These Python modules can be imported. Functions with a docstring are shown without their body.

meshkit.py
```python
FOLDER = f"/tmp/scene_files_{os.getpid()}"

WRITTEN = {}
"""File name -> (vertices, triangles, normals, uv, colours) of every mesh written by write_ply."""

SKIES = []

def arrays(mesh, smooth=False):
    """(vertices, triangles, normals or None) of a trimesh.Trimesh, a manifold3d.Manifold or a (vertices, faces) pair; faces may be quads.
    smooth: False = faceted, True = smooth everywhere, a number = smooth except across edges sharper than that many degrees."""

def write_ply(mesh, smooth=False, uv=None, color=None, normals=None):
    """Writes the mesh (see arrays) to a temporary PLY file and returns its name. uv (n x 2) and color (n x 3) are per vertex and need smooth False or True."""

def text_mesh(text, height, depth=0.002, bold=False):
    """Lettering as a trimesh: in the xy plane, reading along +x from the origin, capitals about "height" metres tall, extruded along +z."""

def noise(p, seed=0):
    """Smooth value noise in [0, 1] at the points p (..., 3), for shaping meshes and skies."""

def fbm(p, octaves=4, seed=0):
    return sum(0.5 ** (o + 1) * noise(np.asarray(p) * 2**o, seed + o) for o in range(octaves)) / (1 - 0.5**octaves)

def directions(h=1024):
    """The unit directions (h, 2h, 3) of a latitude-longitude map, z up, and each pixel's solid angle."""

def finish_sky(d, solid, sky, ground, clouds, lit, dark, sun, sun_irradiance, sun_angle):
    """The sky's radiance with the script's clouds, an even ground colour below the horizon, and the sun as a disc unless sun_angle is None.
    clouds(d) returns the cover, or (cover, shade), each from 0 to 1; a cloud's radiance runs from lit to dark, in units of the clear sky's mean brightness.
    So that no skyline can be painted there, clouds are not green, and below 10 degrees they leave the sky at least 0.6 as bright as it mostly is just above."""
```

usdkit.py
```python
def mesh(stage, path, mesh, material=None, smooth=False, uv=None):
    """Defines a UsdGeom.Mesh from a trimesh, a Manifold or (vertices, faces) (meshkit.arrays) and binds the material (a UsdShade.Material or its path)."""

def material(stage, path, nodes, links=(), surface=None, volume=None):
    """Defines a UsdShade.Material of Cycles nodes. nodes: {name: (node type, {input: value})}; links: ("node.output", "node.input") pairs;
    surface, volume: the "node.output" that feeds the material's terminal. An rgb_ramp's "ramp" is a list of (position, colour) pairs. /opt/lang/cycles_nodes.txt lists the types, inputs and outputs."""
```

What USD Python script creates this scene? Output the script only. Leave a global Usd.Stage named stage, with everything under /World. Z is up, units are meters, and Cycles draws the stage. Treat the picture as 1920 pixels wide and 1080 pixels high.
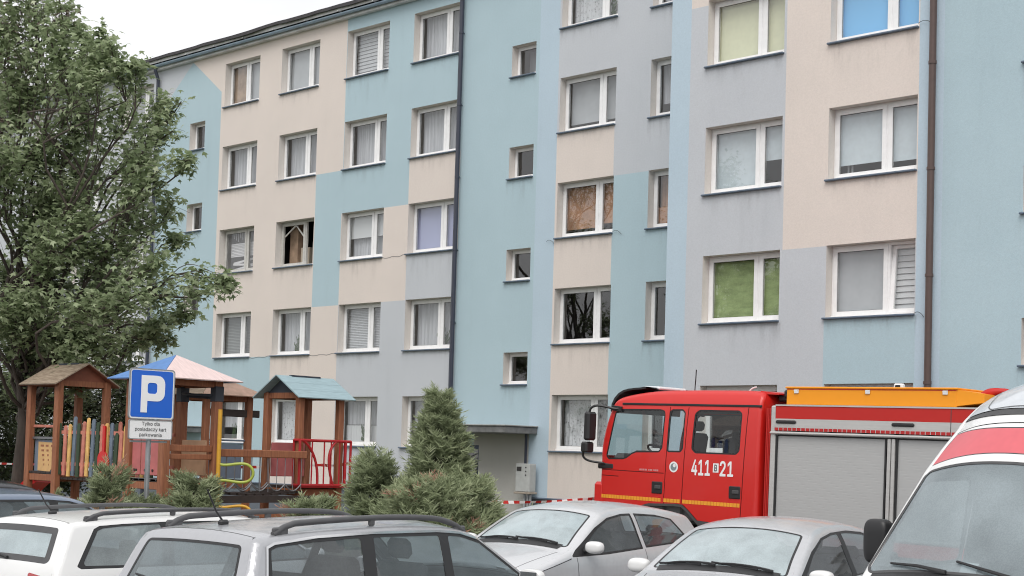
import math, random
import numpy as np, trimesh, shapely
from shapely.geometry import Polygon, LineString, Point, box as sbox
from shapely.ops import unary_union
from scipy.interpolate import PchipInterpolator
import usdkit, meshkit
from pxr import Usd, UsdGeom, UsdLux, UsdShade, Sdf, Gf, Vt

stage = Usd.Stage.CreateInMemory()
UsdGeom.SetStageUpAxis(stage, UsdGeom.Tokens.z)
UsdGeom.SetStageMetersPerUnit(stage, 1.0)
UsdGeom.Xform.Define(stage, '/World')
rng = np.random.default_rng(7)
random.seed(7)

# ------------------------------------------------------------------ camera
CAM_H = 2.05
RIGHT = np.array([0.7300173221604724, 0.6828171160523977, 0.02890493680220502])
UP = np.array([0.00962187940387392, -0.052558413924250626, 0.9985714959693696])
FWD = np.array([-0.683360906682838, 0.7286963696572487, 0.04493853653554028])
FPX, CYPX = 2770.0, 728.93
cam = UsdGeom.Camera.Define(stage, '/World/camera')
m = Gf.Matrix4d(*RIGHT, 0, *UP, 0, *(-FWD), 0, 0, 0, CAM_H, 1)
cam.AddTransformOp().Set(m)
cam.CreateHorizontalApertureAttr(36.0)
cam.CreateVerticalApertureAttr(20.25)
cam.CreateFocalLengthAttr(36.0 * FPX / 1920)
cam.CreateVerticalApertureOffsetAttr((CYPX - 540) / 1920 * 36.0)
cam.CreateClippingRangeAttr(Gf.Vec2f(0.1, 2000))
cam.CreateExposureAttr(0.40)

# ------------------------------------------------------------------ sky: overcast, and the soft sun behind the cloud
SUN_EL, SUN_AZ = math.radians(52), math.radians(150)      # azimuth = atan2(x, y) of the direction towards the sun
usdkit.material(stage, '/World/Looks/sky', {
    'sky': ('sky_texture', {'sky_type': 'single_scattering', 'sun_disc': False, 'sun_elevation': SUN_EL, 'sun_rotation': SUN_AZ}),
    'tc': ('texture_coordinate', {}),
    'map': ('mapping', {'scale': (1.0, 1.0, 2.4)}),
    'n': ('noise_texture', {'scale': 2.2, 'detail': 5.0, 'roughness': 0.55}),
    'r': ('rgb_ramp', {'ramp': [(0.28, (6.9, 6.95, 7.15)), (0.72, (9.6, 9.55, 9.65))]}),
    'mix': ('mix_color', {'fac': 0.94, 'use_clamp': False}),
    'bg': ('background_shader', {'strength': 0.1}),
}, [('tc.generated', 'map.vector'), ('map.vector', 'n.vector'), ('n.fac', 'r.fac'), ('sky.color', 'mix.a'), ('r.color', 'mix.b'), ('mix.result', 'bg.color')], surface='bg.background')
dome = UsdLux.DomeLight.Define(stage, '/World/sky')
UsdShade.MaterialBindingAPI.Apply(dome.GetPrim()).Bind(UsdShade.Material.Get(stage, '/World/Looks/sky'))
dome.GetPrim().SetCustomDataByKey('kind', 'structure')
sun = UsdLux.DistantLight.Define(stage, '/World/sun')
sun.CreateNormalizeAttr(True)
sun.CreateIntensityAttr(0.40)
sun.CreateAngleAttr(40.0)
sun.CreateColorAttr(Gf.Vec3f(1.0, 0.97, 0.93))
sd = np.array([math.sin(SUN_AZ) * math.cos(SUN_EL), math.cos(SUN_AZ) * math.cos(SUN_EL), math.sin(SUN_EL)])
zx = np.cross([0, 0, 1.0], sd); zx /= np.linalg.norm(zx); zy = np.cross(sd, zx)
sun.AddTransformOp().Set(Gf.Matrix4d(*zx, 0, *zy, 0, *sd, 0, 0, 0, 60, 1))

# ------------------------------------------------------------------ naming helpers
_taken = {}
def numbered(parent, name):
    k = (parent, name)
    n = _taken.get(k, 0); _taken[k] = n + 1
    return f'{parent}/{name}' if n == 0 else f'{parent}/{name}_{n:03d}'

def tag(prim, label=None, cat=None, group=None, kind=None):
    for k, v in (('label', label), ('category', cat), ('group', group), ('kind', kind)):
        if v: prim.SetCustomDataByKey(k, v)
    return prim

def path_of(p):
    return '/World' if p is None else str(p.GetPath())

def thing(name, label, cat, loc=(0, 0, 0), rotz=0.0, group=None, kind=None, pitch=0.0, tall=1.0):
    x = UsdGeom.Xform.Define(stage, numbered('/World', name))
    x.AddTranslateOp().Set(Gf.Vec3d(*map(float, loc)))
    x.AddRotateZOp().Set(float(rotz))
    if pitch: x.AddRotateYOp().Set(float(pitch))
    if tall != 1: x.AddScaleOp().Set(Gf.Vec3f(1, 1, tall))
    return tag(x.GetPrim(), label, cat, group, kind)

def put(name, mesh, mat, parent=None, label=None, cat=None, group=None, kind=None, smooth=False, uv=None):
    if isinstance(mesh, (list, tuple)) and mesh and not isinstance(mesh[0], np.ndarray):
        mesh = cat_mesh(mesh)
    if smooth and isinstance(mesh, trimesh.Trimesh):
        mesh = mesh.copy(); mesh.merge_vertices(digits_vertex=5)
    g = usdkit.mesh(stage, numbered(path_of(parent), name), mesh, M[mat], smooth=smooth, uv=uv)
    g.CreateDoubleSidedAttr(True)
    return tag(g.GetPrim(), label, cat, group, kind)

# ------------------------------------------------------------------ mesh helpers
def cat_mesh(ms):
    return trimesh.util.concatenate([trimesh.Trimesh(x.vertices, x.faces, process=False) for x in ms])

def tm(v, f):
    f = np.asarray(f)
    if f.shape[1] == 4: f = np.vstack([f[:, [0, 1, 2]], f[:, [0, 2, 3]]])
    return trimesh.Trimesh(np.asarray(v, float), f, process=False)

def box(c, s, rz=0.0, bevel=0.0):
    s = np.asarray(s, float) / 2
    if bevel > 0:
        b = min(bevel, s.min() * 0.9)
        pts = [((sx * (s[0] - (b if k != 0 else 0))), (sy * (s[1] - (b if k != 1 else 0))), (sz * (s[2] - (b if k != 2 else 0))))
               for sx in (-1, 1) for sy in (-1, 1) for sz in (-1, 1) for k in range(3)]
        g = trimesh.convex.convex_hull(np.array(pts))
    else:
        g = trimesh.creation.box(extents=s * 2)
    if rz: g.apply_transform(trimesh.transformations.rotation_matrix(rz, [0, 0, 1]))
    g.apply_translation(c)
    return g

def bar(a, b, w, h=None, up=(0, 0, 1)):
    """a beam of section w x h from a to b"""
    a, b = np.asarray(a, float), np.asarray(b, float); h = h or w
    d = b - a; L = np.linalg.norm(d); d /= L
    u = np.asarray(up, float)
    if abs(d @ u) > 0.95: u = np.array([1.0, 0, 0])
    s = np.cross(d, u); s /= np.linalg.norm(s); u = np.cross(s, d)
    g = box((0, 0, 0), (L, w, h), bevel=min(w, h) * 0.12)
    T = np.eye(4); T[:3, 0] = d; T[:3, 1] = s; T[:3, 2] = u; T[:3, 3] = (a + b) / 2
    g.apply_transform(T)
    return g

def tube(pts, r, n=8, cap=True):
    pts = np.asarray(pts, float); N = len(pts)
    r = np.broadcast_to(np.asarray(r, float), (N,))
    t = np.gradient(pts, axis=0); t /= np.linalg.norm(t, axis=1, keepdims=True) + 1e-12
    u = np.array([0, 0, 1.0]) if abs(t[0, 2]) < 0.9 else np.array([1.0, 0, 0])
    ring = []
    for i in range(N):
        s = np.cross(t[i], u); s /= np.linalg.norm(s) + 1e-12; u = np.cross(s, t[i])
        a = np.arange(n) * 2 * np.pi / n
        ring.append(pts[i] + r[i] * (np.cos(a)[:, None] * s + np.sin(a)[:, None] * u))
    v = np.vstack(ring); f = []
    for i in range(N - 1):
        for k in range(n):
            a, b = i * n + k, i * n + (k + 1) % n
            f += [(a, b, b + n), (a, b + n, a + n)]
    if cap:
        v = np.vstack([v, pts[0], pts[-1]])
        for k in range(n):
            f += [((k + 1) % n, k, N * n), ((N - 1) * n + k, (N - 1) * n + (k + 1) % n, N * n + 1)]
    return tm(v, f)

def spline(pts, n):
    pts = np.asarray(pts, float)
    s = np.r_[0, np.cumsum(np.linalg.norm(np.diff(pts, axis=0), axis=1))]
    from scipy.interpolate import CubicSpline
    if len(pts) == 2: return pts[0] + (pts[1] - pts[0]) * np.linspace(0, 1, n)[:, None]
    return CubicSpline(s, pts)(np.linspace(0, s[-1], n))

def geoms(p):
    return [g for g in getattr(p, 'geoms', [p]) if g.geom_type == 'Polygon' and g.area > 1e-9]

def tri2(poly):
    vs, fs, n = [], [], 0
    for g in geoms(poly):
        v, f = trimesh.creation.triangulate_polygon(g, engine='earcut')
        vs.append(v); fs.append(np.asarray(f) + n); n += len(v)
    return (np.vstack(vs), np.vstack(fs)) if vs else (np.zeros((0, 2)), np.zeros((0, 3), int))

def gridtri(poly, c):
    """triangulates a polygon cut along a grid of cell c, so that it can be bent"""
    x0, y0, x1, y1 = poly.bounds
    xs = np.arange(math.floor(x0 / c), math.ceil(x1 / c) + 1) * c
    ys = np.arange(math.floor(y0 / c), math.ceil(y1 / c) + 1) * c
    X, Y = np.meshgrid(xs[:-1], ys[:-1], indexing='ij'); X, Y = X.ravel(), Y.ravel()
    cells = shapely.box(X, Y, X + c, Y + c)
    shapely.prepare(poly)
    full = shapely.contains_properly(poly, cells); part = shapely.intersects(poly, cells) & ~full
    V, F = [], []
    n = 0
    for x, y in zip(X[full], Y[full]):
        V += [(x, y), (x + c, y), (x + c, y + c), (x, y + c)]; F += [(n, n + 1, n + 2), (n, n + 2, n + 3)]; n += 4
    for g in shapely.intersection(poly, cells[part]):
        for q in geoms(g):
            co = np.asarray(q.exterior.coords)[:-1]
            if not q.interiors and q.convex_hull.area - q.area < 1e-10:
                f = [(0, i, i + 1) for i in range(1, len(co) - 1)]
            else:
                co, f = trimesh.creation.triangulate_polygon(q, engine='earcut')
            cc = np.asarray(co, float)[:, :2]; f = np.asarray(f, int)
            e1, e2 = cc[f[:, 1]] - cc[f[:, 0]], cc[f[:, 2]] - cc[f[:, 0]]
            neg = e1[:, 0] * e2[:, 1] - e1[:, 1] * e2[:, 0] < 0
            f[neg] = f[neg][:, ::-1]
            V += list(map(tuple, np.asarray(co)[:, :2])); F += [(a + n, b + n, d + n) for a, b, d in f]; n += len(co)
    V = np.asarray(V, float).reshape(-1, 2); F = np.asarray(F, int).reshape(-1, 3)
    k, inv = np.unique(np.round(V, 6), axis=0, return_inverse=True)
    F = inv.ravel()[F]; F = F[(F[:, 0] != F[:, 1]) & (F[:, 1] != F[:, 2]) & (F[:, 0] != F[:, 2])]
    return k, F

def rounded(pts, r):
    p = Polygon(pts)
    return p.buffer(-r).buffer(r, quad_segs=5)

def prism_xz(poly, y0, y1):
    """polygon in (x, z) extruded from y0 to y1"""
    out = []
    for g in geoms(poly):
        e = trimesh.creation.extrude_polygon(g, abs(y1 - y0), engine='earcut')
        v = np.array(e.vertices); out.append(tm(np.stack([v[:, 0], max(y0, y1) - v[:, 2], v[:, 1]], 1), e.faces))
    return cat_mesh(out)

def sheet_xz(poly, y):
    v, f = tri2(poly)
    return tm(np.stack([v[:, 0], np.full(len(v), y), v[:, 1]], 1), f)

# ------------------------------------------------------------------ materials
M = {}
def principled(name, color, rough=0.6, metal=0.0, noise=0.0, scale=8.0, bump=0.0, bscale=60.0, coat=0.0, color2=None, spec=0.5, stretch=(1, 1, 1), bdist=0.01, space='object'):
    nodes = {'p': ('principled_bsdf', {'base_color': color, 'roughness': rough, 'metallic': metal, 'coat_weight': coat, 'coat_roughness': 0.08, 'specular_ior_level': spec})}
    links = []
    if noise or color2 is not None:
        c = np.array(color, float)
        lo = tuple(np.clip(c * (1 - noise), 0, 1)) if color2 is None else color2
        hi = tuple(np.clip(c * (1 + noise), 0, 1)) if color2 is None else color
        nodes['g'] = ('geometry', {}) if space == 'world' else ('texture_coordinate', {})
        nodes['m'] = ('mapping', {'scale': stretch})
        nodes['n'] = ('noise_texture', {'scale': scale, 'detail': 5.0, 'roughness': 0.62})
        nodes['r'] = ('rgb_ramp', {'ramp': [(0.3, lo), (0.7, hi)]})
        links += [('g.position' if space == 'world' else 'g.object', 'm.vector'), ('m.vector', 'n.vector'), ('n.fac', 'r.fac'), ('r.color', 'p.base_color')]
    if bump:
        nodes['g2'] = ('texture_coordinate', {})
        nodes['n2'] = ('noise_texture', {'scale': bscale, 'detail': 3.0})
        nodes['b'] = ('bump', {'strength': bump, 'distance': bdist})
        links += [('g2.object', 'n2.vector'), ('n2.fac', 'b.height'), ('b.normal', 'p.normal')]
    M[name] = usdkit.material(stage, f'/World/Looks/{name}', nodes, links, surface='p.BSDF')

def render_coat(name, color):
    """rough thin-coat render with faint rain streaks, blotches and grain"""
    c = np.array(color, float)
    M[name] = usdkit.material(stage, f'/World/Looks/{name}', {
        'g': ('texture_coordinate', {}),
        'm1': ('mapping', {'scale': (2.2, 2.2, 0.22)}),
        'streak': ('noise_texture', {'scale': 1.0, 'detail': 6.0, 'roughness': 0.65}),
        'r1': ('rgb_ramp', {'ramp': [(0.24, tuple(c * 0.95)), (0.42, tuple(c)), (0.8, tuple(c * 1.015))]}),
        'blot': ('noise_texture', {'scale': 0.55, 'detail': 4.0, 'roughness': 0.6}),
        'r2': ('rgb_ramp', {'ramp': [(0.3, (0.94, 0.945, 0.95)), (0.7, (1.0, 1.0, 1.0))]}),
        'mul': ('mix_color', {'blend_type': 'multiply', 'fac': 1.0}),
        'spot': ('noise_texture', {'scale': 5.0, 'detail': 6.0, 'roughness': 0.8}),
        'r3': ('rgb_ramp', {'ramp': [(0.27, (0.80, 0.80, 0.80)), (0.36, (1.0, 1.0, 1.0))]}),
        'mul2': ('mix_color', {'blend_type': 'multiply', 'fac': 0.7}),
        'fg': ('noise_texture', {'scale': 24.0, 'detail': 6.0, 'roughness': 0.85}),
        'r4': ('rgb_ramp', {'ramp': [(0.3, (0.90, 0.90, 0.90)), (0.7, (1.05, 1.05, 1.05))]}),
        'mul3': ('mix_color', {'blend_type': 'multiply', 'fac': 1.0, 'use_clamp': False}),
        'grain': ('noise_texture', {'scale': 95.0, 'detail': 4.0, 'roughness': 0.7}),
        'b': ('bump', {'strength': 0.35, 'distance': 0.012}),
        'p': ('principled_bsdf', {'roughness': 0.9, 'specular_ior_level': 0.25}),
    }, [('g.object', 'm1.vector'), ('m1.vector', 'streak.vector'), ('streak.fac', 'r1.fac'), ('g.object', 'blot.vector'), ('blot.fac', 'r2.fac'),
        ('r1.color', 'mul.a'), ('r2.color', 'mul.b'), ('g.object', 'spot.vector'), ('spot.fac', 'r3.fac'), ('mul.result', 'mul2.a'), ('r3.color', 'mul2.b'),
        ('g.object', 'fg.vector'), ('fg.fac', 'r4.fac'), ('mul2.result', 'mul3.a'), ('r4.color', 'mul3.b'), ('mul3.result', 'p.base_color'), ('g.object', 'grain.vector'), ('grain.fac', 'b.height'), ('b.normal', 'p.normal')], surface='p.BSDF')

def glass(name, tint=(0.85, 0.88, 0.88), wavy=0.0, mist=0.0, mist_color=(0.62, 0.68, 0.70), rough=0.0, ior=1.52, mscale=3.0):
    """window pane: transparent and mirror by fresnel; mist adds the milky film of rain drops and condensation"""
    nodes = {'t': ('transparent_bsdf', {'color': tint}), 'g': ('glossy_bsdf', {'color': (1, 1, 1), 'roughness': rough}),
             'geo': ('geometry', {}), 'io': ('map_range', {'from_min': 0.0, 'from_max': 1.0, 'to_min': ior, 'to_max': 1.0 / ior}),
             'f': ('fresnel', {}), 'mx': ('mix_closure', {})}
    links = [('geo.backfacing', 'io.value'), ('io.result', 'f.IOR'), ('f.fac', 'mx.fac'), ('t.BSDF', 'mx.closure1'), ('g.BSDF', 'mx.closure2')]
    out = 'mx.closure'
    if wavy:
        nodes |= {'wtc': ('texture_coordinate', {}), 'wn': ('noise_texture', {'scale': 1.3, 'detail': 1.0}), 'wb': ('bump', {'strength': wavy, 'distance': 0.03})}
        links += [('wtc.object', 'wn.vector'), ('wn.fac', 'wb.height'), ('wb.normal', 'g.normal')]
    if mist:
        nodes |= {'tc': ('texture_coordinate', {}), 'n': ('noise_texture', {'scale': mscale, 'detail': 4.0}),
                  'n3': ('noise_texture', {'scale': 85.0, 'detail': 2.0}),
                  'r': ('rgb_ramp', {'ramp': [(0.3, (mist * 0.7,) * 3), (0.7, (min(mist * 1.25, 0.95),) * 3)]}),
                  'r3': ('rgb_ramp', {'ramp': [(0.40, (0.86,) * 3), (0.60, (1.0,) * 3)]}),
                  'mul': ('mix_color', {'blend_type': 'multiply', 'fac': 1.0}), 'bw': ('rgb_to_bw', {}),
                  'd': ('diffuse_bsdf', {'color': mist_color}), 'tr': ('translucent_bsdf', {'color': mist_color}), 'dm': ('mix_closure', {'fac': 0.35}), 'mm': ('mix_closure', {})}
        links += [('tc.object', 'n.vector'), ('n.fac', 'r.fac'), ('tc.object', 'n3.vector'), ('n3.fac', 'r3.fac'), ('r.color', 'mul.a'), ('r3.color', 'mul.b'), ('mul.result', 'bw.color'),
                  ('d.BSDF', 'dm.closure1'), ('tr.BSDF', 'dm.closure2'), ('bw.val', 'mm.fac'), ('t.BSDF', 'mm.closure1'), ('dm.closure', 'mm.closure2'), ('mm.closure', 'mx.closure1')]
    M[name] = usdkit.material(stage, f'/World/Looks/{name}', nodes, links, surface=out)

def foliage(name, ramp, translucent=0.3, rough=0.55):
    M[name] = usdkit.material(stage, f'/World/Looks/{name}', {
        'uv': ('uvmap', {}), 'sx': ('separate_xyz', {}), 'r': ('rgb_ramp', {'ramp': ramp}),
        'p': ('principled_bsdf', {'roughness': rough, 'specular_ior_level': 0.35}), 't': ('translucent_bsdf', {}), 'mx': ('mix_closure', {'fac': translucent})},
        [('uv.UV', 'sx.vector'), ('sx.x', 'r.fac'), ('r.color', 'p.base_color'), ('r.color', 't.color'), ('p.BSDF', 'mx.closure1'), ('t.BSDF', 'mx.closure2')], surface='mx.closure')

render_coat('render_blue', (0.425, 0.545, 0.595))
render_coat('render_pale_blue', (0.47, 0.575, 0.655))
render_coat('render_beige', (0.70, 0.625, 0.573))
render_coat('render_grey', (0.53, 0.55, 0.58))
render_coat('render_cream', (0.47, 0.46, 0.43))
render_coat('reveal_coat', (0.66, 0.62, 0.58))
render_coat('render_plinth', (0.13, 0.15, 0.17))
principled('window_plastic', (0.80, 0.80, 0.80), 0.35, noise=0.05, scale=6)
principled('old_frame', (0.50, 0.49, 0.46), 0.5, noise=0.15, scale=6)
principled('rubber_seal', (0.02, 0.02, 0.022), 0.6)
principled('sill_metal', (0.115, 0.15, 0.20), 0.35, noise=0.15, scale=5)
principled('gutter_paint', (0.20, 0.27, 0.33), 0.4, noise=0.15, scale=4)
principled('pipe_dark', (0.035, 0.04, 0.06), 0.35)
principled('pipe_brown', (0.085, 0.055, 0.048), 0.4, noise=0.1)
principled('roof_felt', (0.035, 0.033, 0.035), 0.85, noise=0.4, scale=5, bump=0.4, bscale=12)
principled('flashing', (0.62, 0.62, 0.62), 0.5, noise=0.2, scale=3)
principled('concrete', (0.30, 0.30, 0.29), 0.85, noise=0.2, scale=5, bump=0.2)
principled('concrete_dark', (0.17, 0.17, 0.17), 0.85, noise=0.35, scale=3, bump=0.3)
principled('room_plaster', (0.30, 0.28, 0.26), 0.9)
principled('cloth_white', (0.68, 0.68, 0.69), 0.9)
principled('cloth_grey', (0.56, 0.56, 0.58), 0.9, noise=0.1)
principled('roller_cream', (0.74, 0.73, 0.52), 0.85, noise=0.04)
principled('roller_teal', (0.60, 0.66, 0.70), 0.85, noise=0.05)
principled('roller_green', (0.34, 0.42, 0.20), 0.85, noise=0.25, scale=2.5, stretch=(1, 1, 3))
principled('roller_blue', (0.22, 0.55, 0.90), 0.8)
principled('roller_brown', (0.42, 0.23, 0.14), 0.8, noise=0.3, scale=3)
principled('roller_grey', (0.48, 0.49, 0.51), 0.85, noise=0.08, scale=2)
principled('board_brown', (0.38, 0.26, 0.18), 0.8, noise=0.3, scale=3)
principled('dark_stuff', (0.03, 0.028, 0.027), 0.7)
M['lace'] = usdkit.material(stage, '/World/Looks/lace', {
    'tc': ('texture_coordinate', {}), 'v': ('voronoi_texture', {'scale': 16.0, 'feature': 'f1'}), 'n': ('noise_texture', {'scale': 9.0, 'detail': 3.0}),
    'ad': ('math', {'math_type': 'add'}), 'r': ('rgb_ramp', {'ramp': [(0.55, (0.30,) * 3), (0.95, (0.92,) * 3)]}), 'bw': ('rgb_to_bw', {}),
    'd': ('diffuse_bsdf', {'color': (0.78, 0.78, 0.80)}), 't': ('transparent_bsdf', {}), 'mx': ('mix_closure', {})},
    [('tc.object', 'v.vector'), ('tc.object', 'n.vector'), ('v.distance', 'ad.value1'), ('n.fac', 'ad.value2'), ('ad.value', 'r.fac'), ('r.color', 'bw.color'), ('bw.val', 'mx.fac'), ('t.BSDF', 'mx.closure1'), ('d.BSDF', 'mx.closure2')], surface='mx.closure')
M['net'] = usdkit.material(stage, '/World/Looks/net', {
    'tc': ('texture_coordinate', {}), 'mp': ('mapping', {'scale': (14.0, 14.0, 0.6)}), 'n': ('noise_texture', {'scale': 1.0, 'detail': 3.0}),
    'r': ('rgb_ramp', {'ramp': [(0.35, (0.66,) * 3), (0.65, (0.97,) * 3)]}), 'bw': ('rgb_to_bw', {}),
    'd': ('diffuse_bsdf', {'color': (0.64, 0.64, 0.67)}), 't': ('transparent_bsdf', {}), 'mx': ('mix_closure', {})},
    [('tc.object', 'mp.vector'), ('mp.vector', 'n.vector'), ('n.fac', 'r.fac'), ('r.color', 'bw.color'), ('bw.val', 'mx.fac'), ('t.BSDF', 'mx.closure1'), ('d.BSDF', 'mx.closure2')], surface='mx.closure')
glass('pane_glass', (0.90, 0.92, 0.92), rough=0.0, ior=1.85, wavy=0.04)   # double glazing: twice the mirror image
glass('pane_shattered', (0.9, 0.9, 0.9), mist=0.12, mist_color=(0.8, 0.8, 0.8), mscale=9.0)
glass('car_glass_wet', (0.66, 0.72, 0.73), mist=0.82, mist_color=(0.64, 0.745, 0.77), rough=0.03)
glass('car_glass_side', (0.50, 0.54, 0.56), mist=0.16, mist_color=(0.42, 0.46, 0.47), rough=0.01)
glass('car_glass_misted', (0.55, 0.60, 0.61), mist=0.55, mist_color=(0.50, 0.57, 0.58), rough=0.03)
glass('truck_glass', (0.82, 0.86, 0.86), rough=0.0)
principled('asphalt', (0.05, 0.05, 0.052), 0.55, noise=0.35, scale=1.2, bump=0.3, bscale=80, space='world')
principled('grass_soil', (0.07, 0.085, 0.035), 0.95, noise=0.5, scale=2.0, bump=0.6, bscale=30, space='world')
principled('sand', (0.27, 0.22, 0.15), 0.95, noise=0.3, scale=2.0, bump=0.4, bscale=30, space='world')
principled('paving', (0.26, 0.25, 0.24), 0.9, noise=0.25, scale=2.5, bump=0.3, space='world')
principled('line_paint', (0.72, 0.72, 0.70), 0.7, noise=0.2, scale=6, space='world')
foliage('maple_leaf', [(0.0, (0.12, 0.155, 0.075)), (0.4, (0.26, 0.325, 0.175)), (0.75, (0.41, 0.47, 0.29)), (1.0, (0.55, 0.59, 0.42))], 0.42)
foliage('reddish_leaf', [(0.0, (0.10, 0.075, 0.06)), (0.5, (0.17, 0.14, 0.105)), (1.0, (0.26, 0.235, 0.16))], 0.25)
foliage('dark_leaf', [(0.0, (0.04, 0.05, 0.025)), (0.6, (0.085, 0.105, 0.05)), (1.0, (0.15, 0.17, 0.09))], 0.2)
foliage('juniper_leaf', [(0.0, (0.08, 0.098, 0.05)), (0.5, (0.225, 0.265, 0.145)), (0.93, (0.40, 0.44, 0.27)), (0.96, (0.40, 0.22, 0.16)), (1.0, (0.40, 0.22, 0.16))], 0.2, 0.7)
principled('bark', (0.075, 0.06, 0.05), 0.9, noise=0.4, scale=8, bump=0.6, bscale=25, stretch=(1, 1, 0.3))
principled('lavender', (0.40, 0.42, 0.62), 0.8)
principled('roller_dark', (0.28, 0.29, 0.29), 0.8)
principled('cloth_board', (0.45, 0.38, 0.30), 0.9)
principled('door_blue', (0.04, 0.06, 0.12), 0.4)
principled('cabinet_grey', (0.42, 0.43, 0.42), 0.5, noise=0.08)
principled('cabinet_tan', (0.33, 0.28, 0.23), 0.7, noise=0.2)
principled('steel_grey', (0.38, 0.39, 0.41), 0.4, metal=0.4, noise=0.1)

M['stain'] = usdkit.material(stage, '/World/Looks/stain', {
    'uv': ('uvmap', {}), 'sx': ('separate_xyz', {}), 'pw': ('math', {'math_type': 'power', 'value2': 1.6}),
    'tc': ('texture_coordinate', {}), 'mp': ('mapping', {'scale': (5.0, 5.0, 0.7)}), 'n': ('noise_texture', {'scale': 1.0, 'detail': 5.0, 'roughness': 0.7}),
    'r': ('rgb_ramp', {'ramp': [(0.48, (0.0,) * 3), (0.80, (0.34,) * 3)]}), 'bw': ('rgb_to_bw', {}), 'mu': ('math', {'math_type': 'multiply'}),
    'd': ('diffuse_bsdf', {'color': (0.14, 0.135, 0.13)}), 't': ('transparent_bsdf', {}), 'mx': ('mix_closure', {})},
    [('uv.UV', 'sx.vector'), ('sx.y', 'pw.value1'), ('tc.object', 'mp.vector'), ('mp.vector', 'n.vector'), ('n.fac', 'r.fac'), ('r.color', 'bw.color'), ('bw.val', 'mu.value1'), ('pw.value', 'mu.value2'),
     ('mu.value', 'mx.fac'), ('t.BSDF', 'mx.closure1'), ('d.BSDF', 'mx.closure2')], surface='mx.closure')

foliage('houseplant', [(0.0, (0.04, 0.07, 0.03)), (1.0, (0.10, 0.16, 0.06))], 0.2)
principled('flower_pot', (0.30, 0.12, 0.07), 0.8)
# ================================================================== SETTING
def flat(x0, x1, y0, y1, z):
    return tm([(x0, y0, z), (x1, y0, z), (x1, y1, z), (x0, y1, z)], [(0, 1, 2), (0, 2, 3)])
put('ground', flat(-260, 260, -260, 260, -0.12), 'grass_soil', kind='structure')
put('parking_lot', cat_mesh([flat(-45, 30, -30, 12.3, 0.0), flat(-15.0, 30, 15.6, 19.2, 0.0), flat(-13.9, 30, 12.3, 15.6, 0.0)]), 'asphalt', kind='structure')
put('kerb', cat_mesh([box((-29.2, 12.38, 0.0), (31.6, 0.16, 0.24), bevel=0.02), box((-13.98, 13.9, 0.0), (0.16, 3.0, 0.24), bevel=0.02), box((-15.08, 17.3, 0.0), (0.16, 3.6, 0.24), bevel=0.02)]), 'concrete', kind='structure')
put('lawn', cat_mesh([flat(-64, -14.06, 12.46, 15.5, 0.04), flat(-64, -15.16, 15.5, 19.2, 0.04), flat(-64, -18.6, 19.2, 27.4, 0.04)]), 'grass_soil', kind='structure')
put('playground_sand', flat(-27.5, -19.2, 13.2, 18.6, 0.05), 'sand', kind='structure')
put('fire_lane', flat(-18.6, 30, 19.2, 24.2, 0.0), 'asphalt', kind='structure')
put('pavement', cat_mesh([flat(-64, -19.8, 27.4, 28.97, 0.045), flat(-18.6, 10, 24.2, 25.9, 0.03)]), 'paving', kind='structure')
put('parking_lines', cat_mesh([flat(x, x + 0.1, 7.4, 12.2, 0.004) for x in (-17.2, -14.9, -12.6, -10.3)]), 'line_paint', kind='structure')

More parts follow.
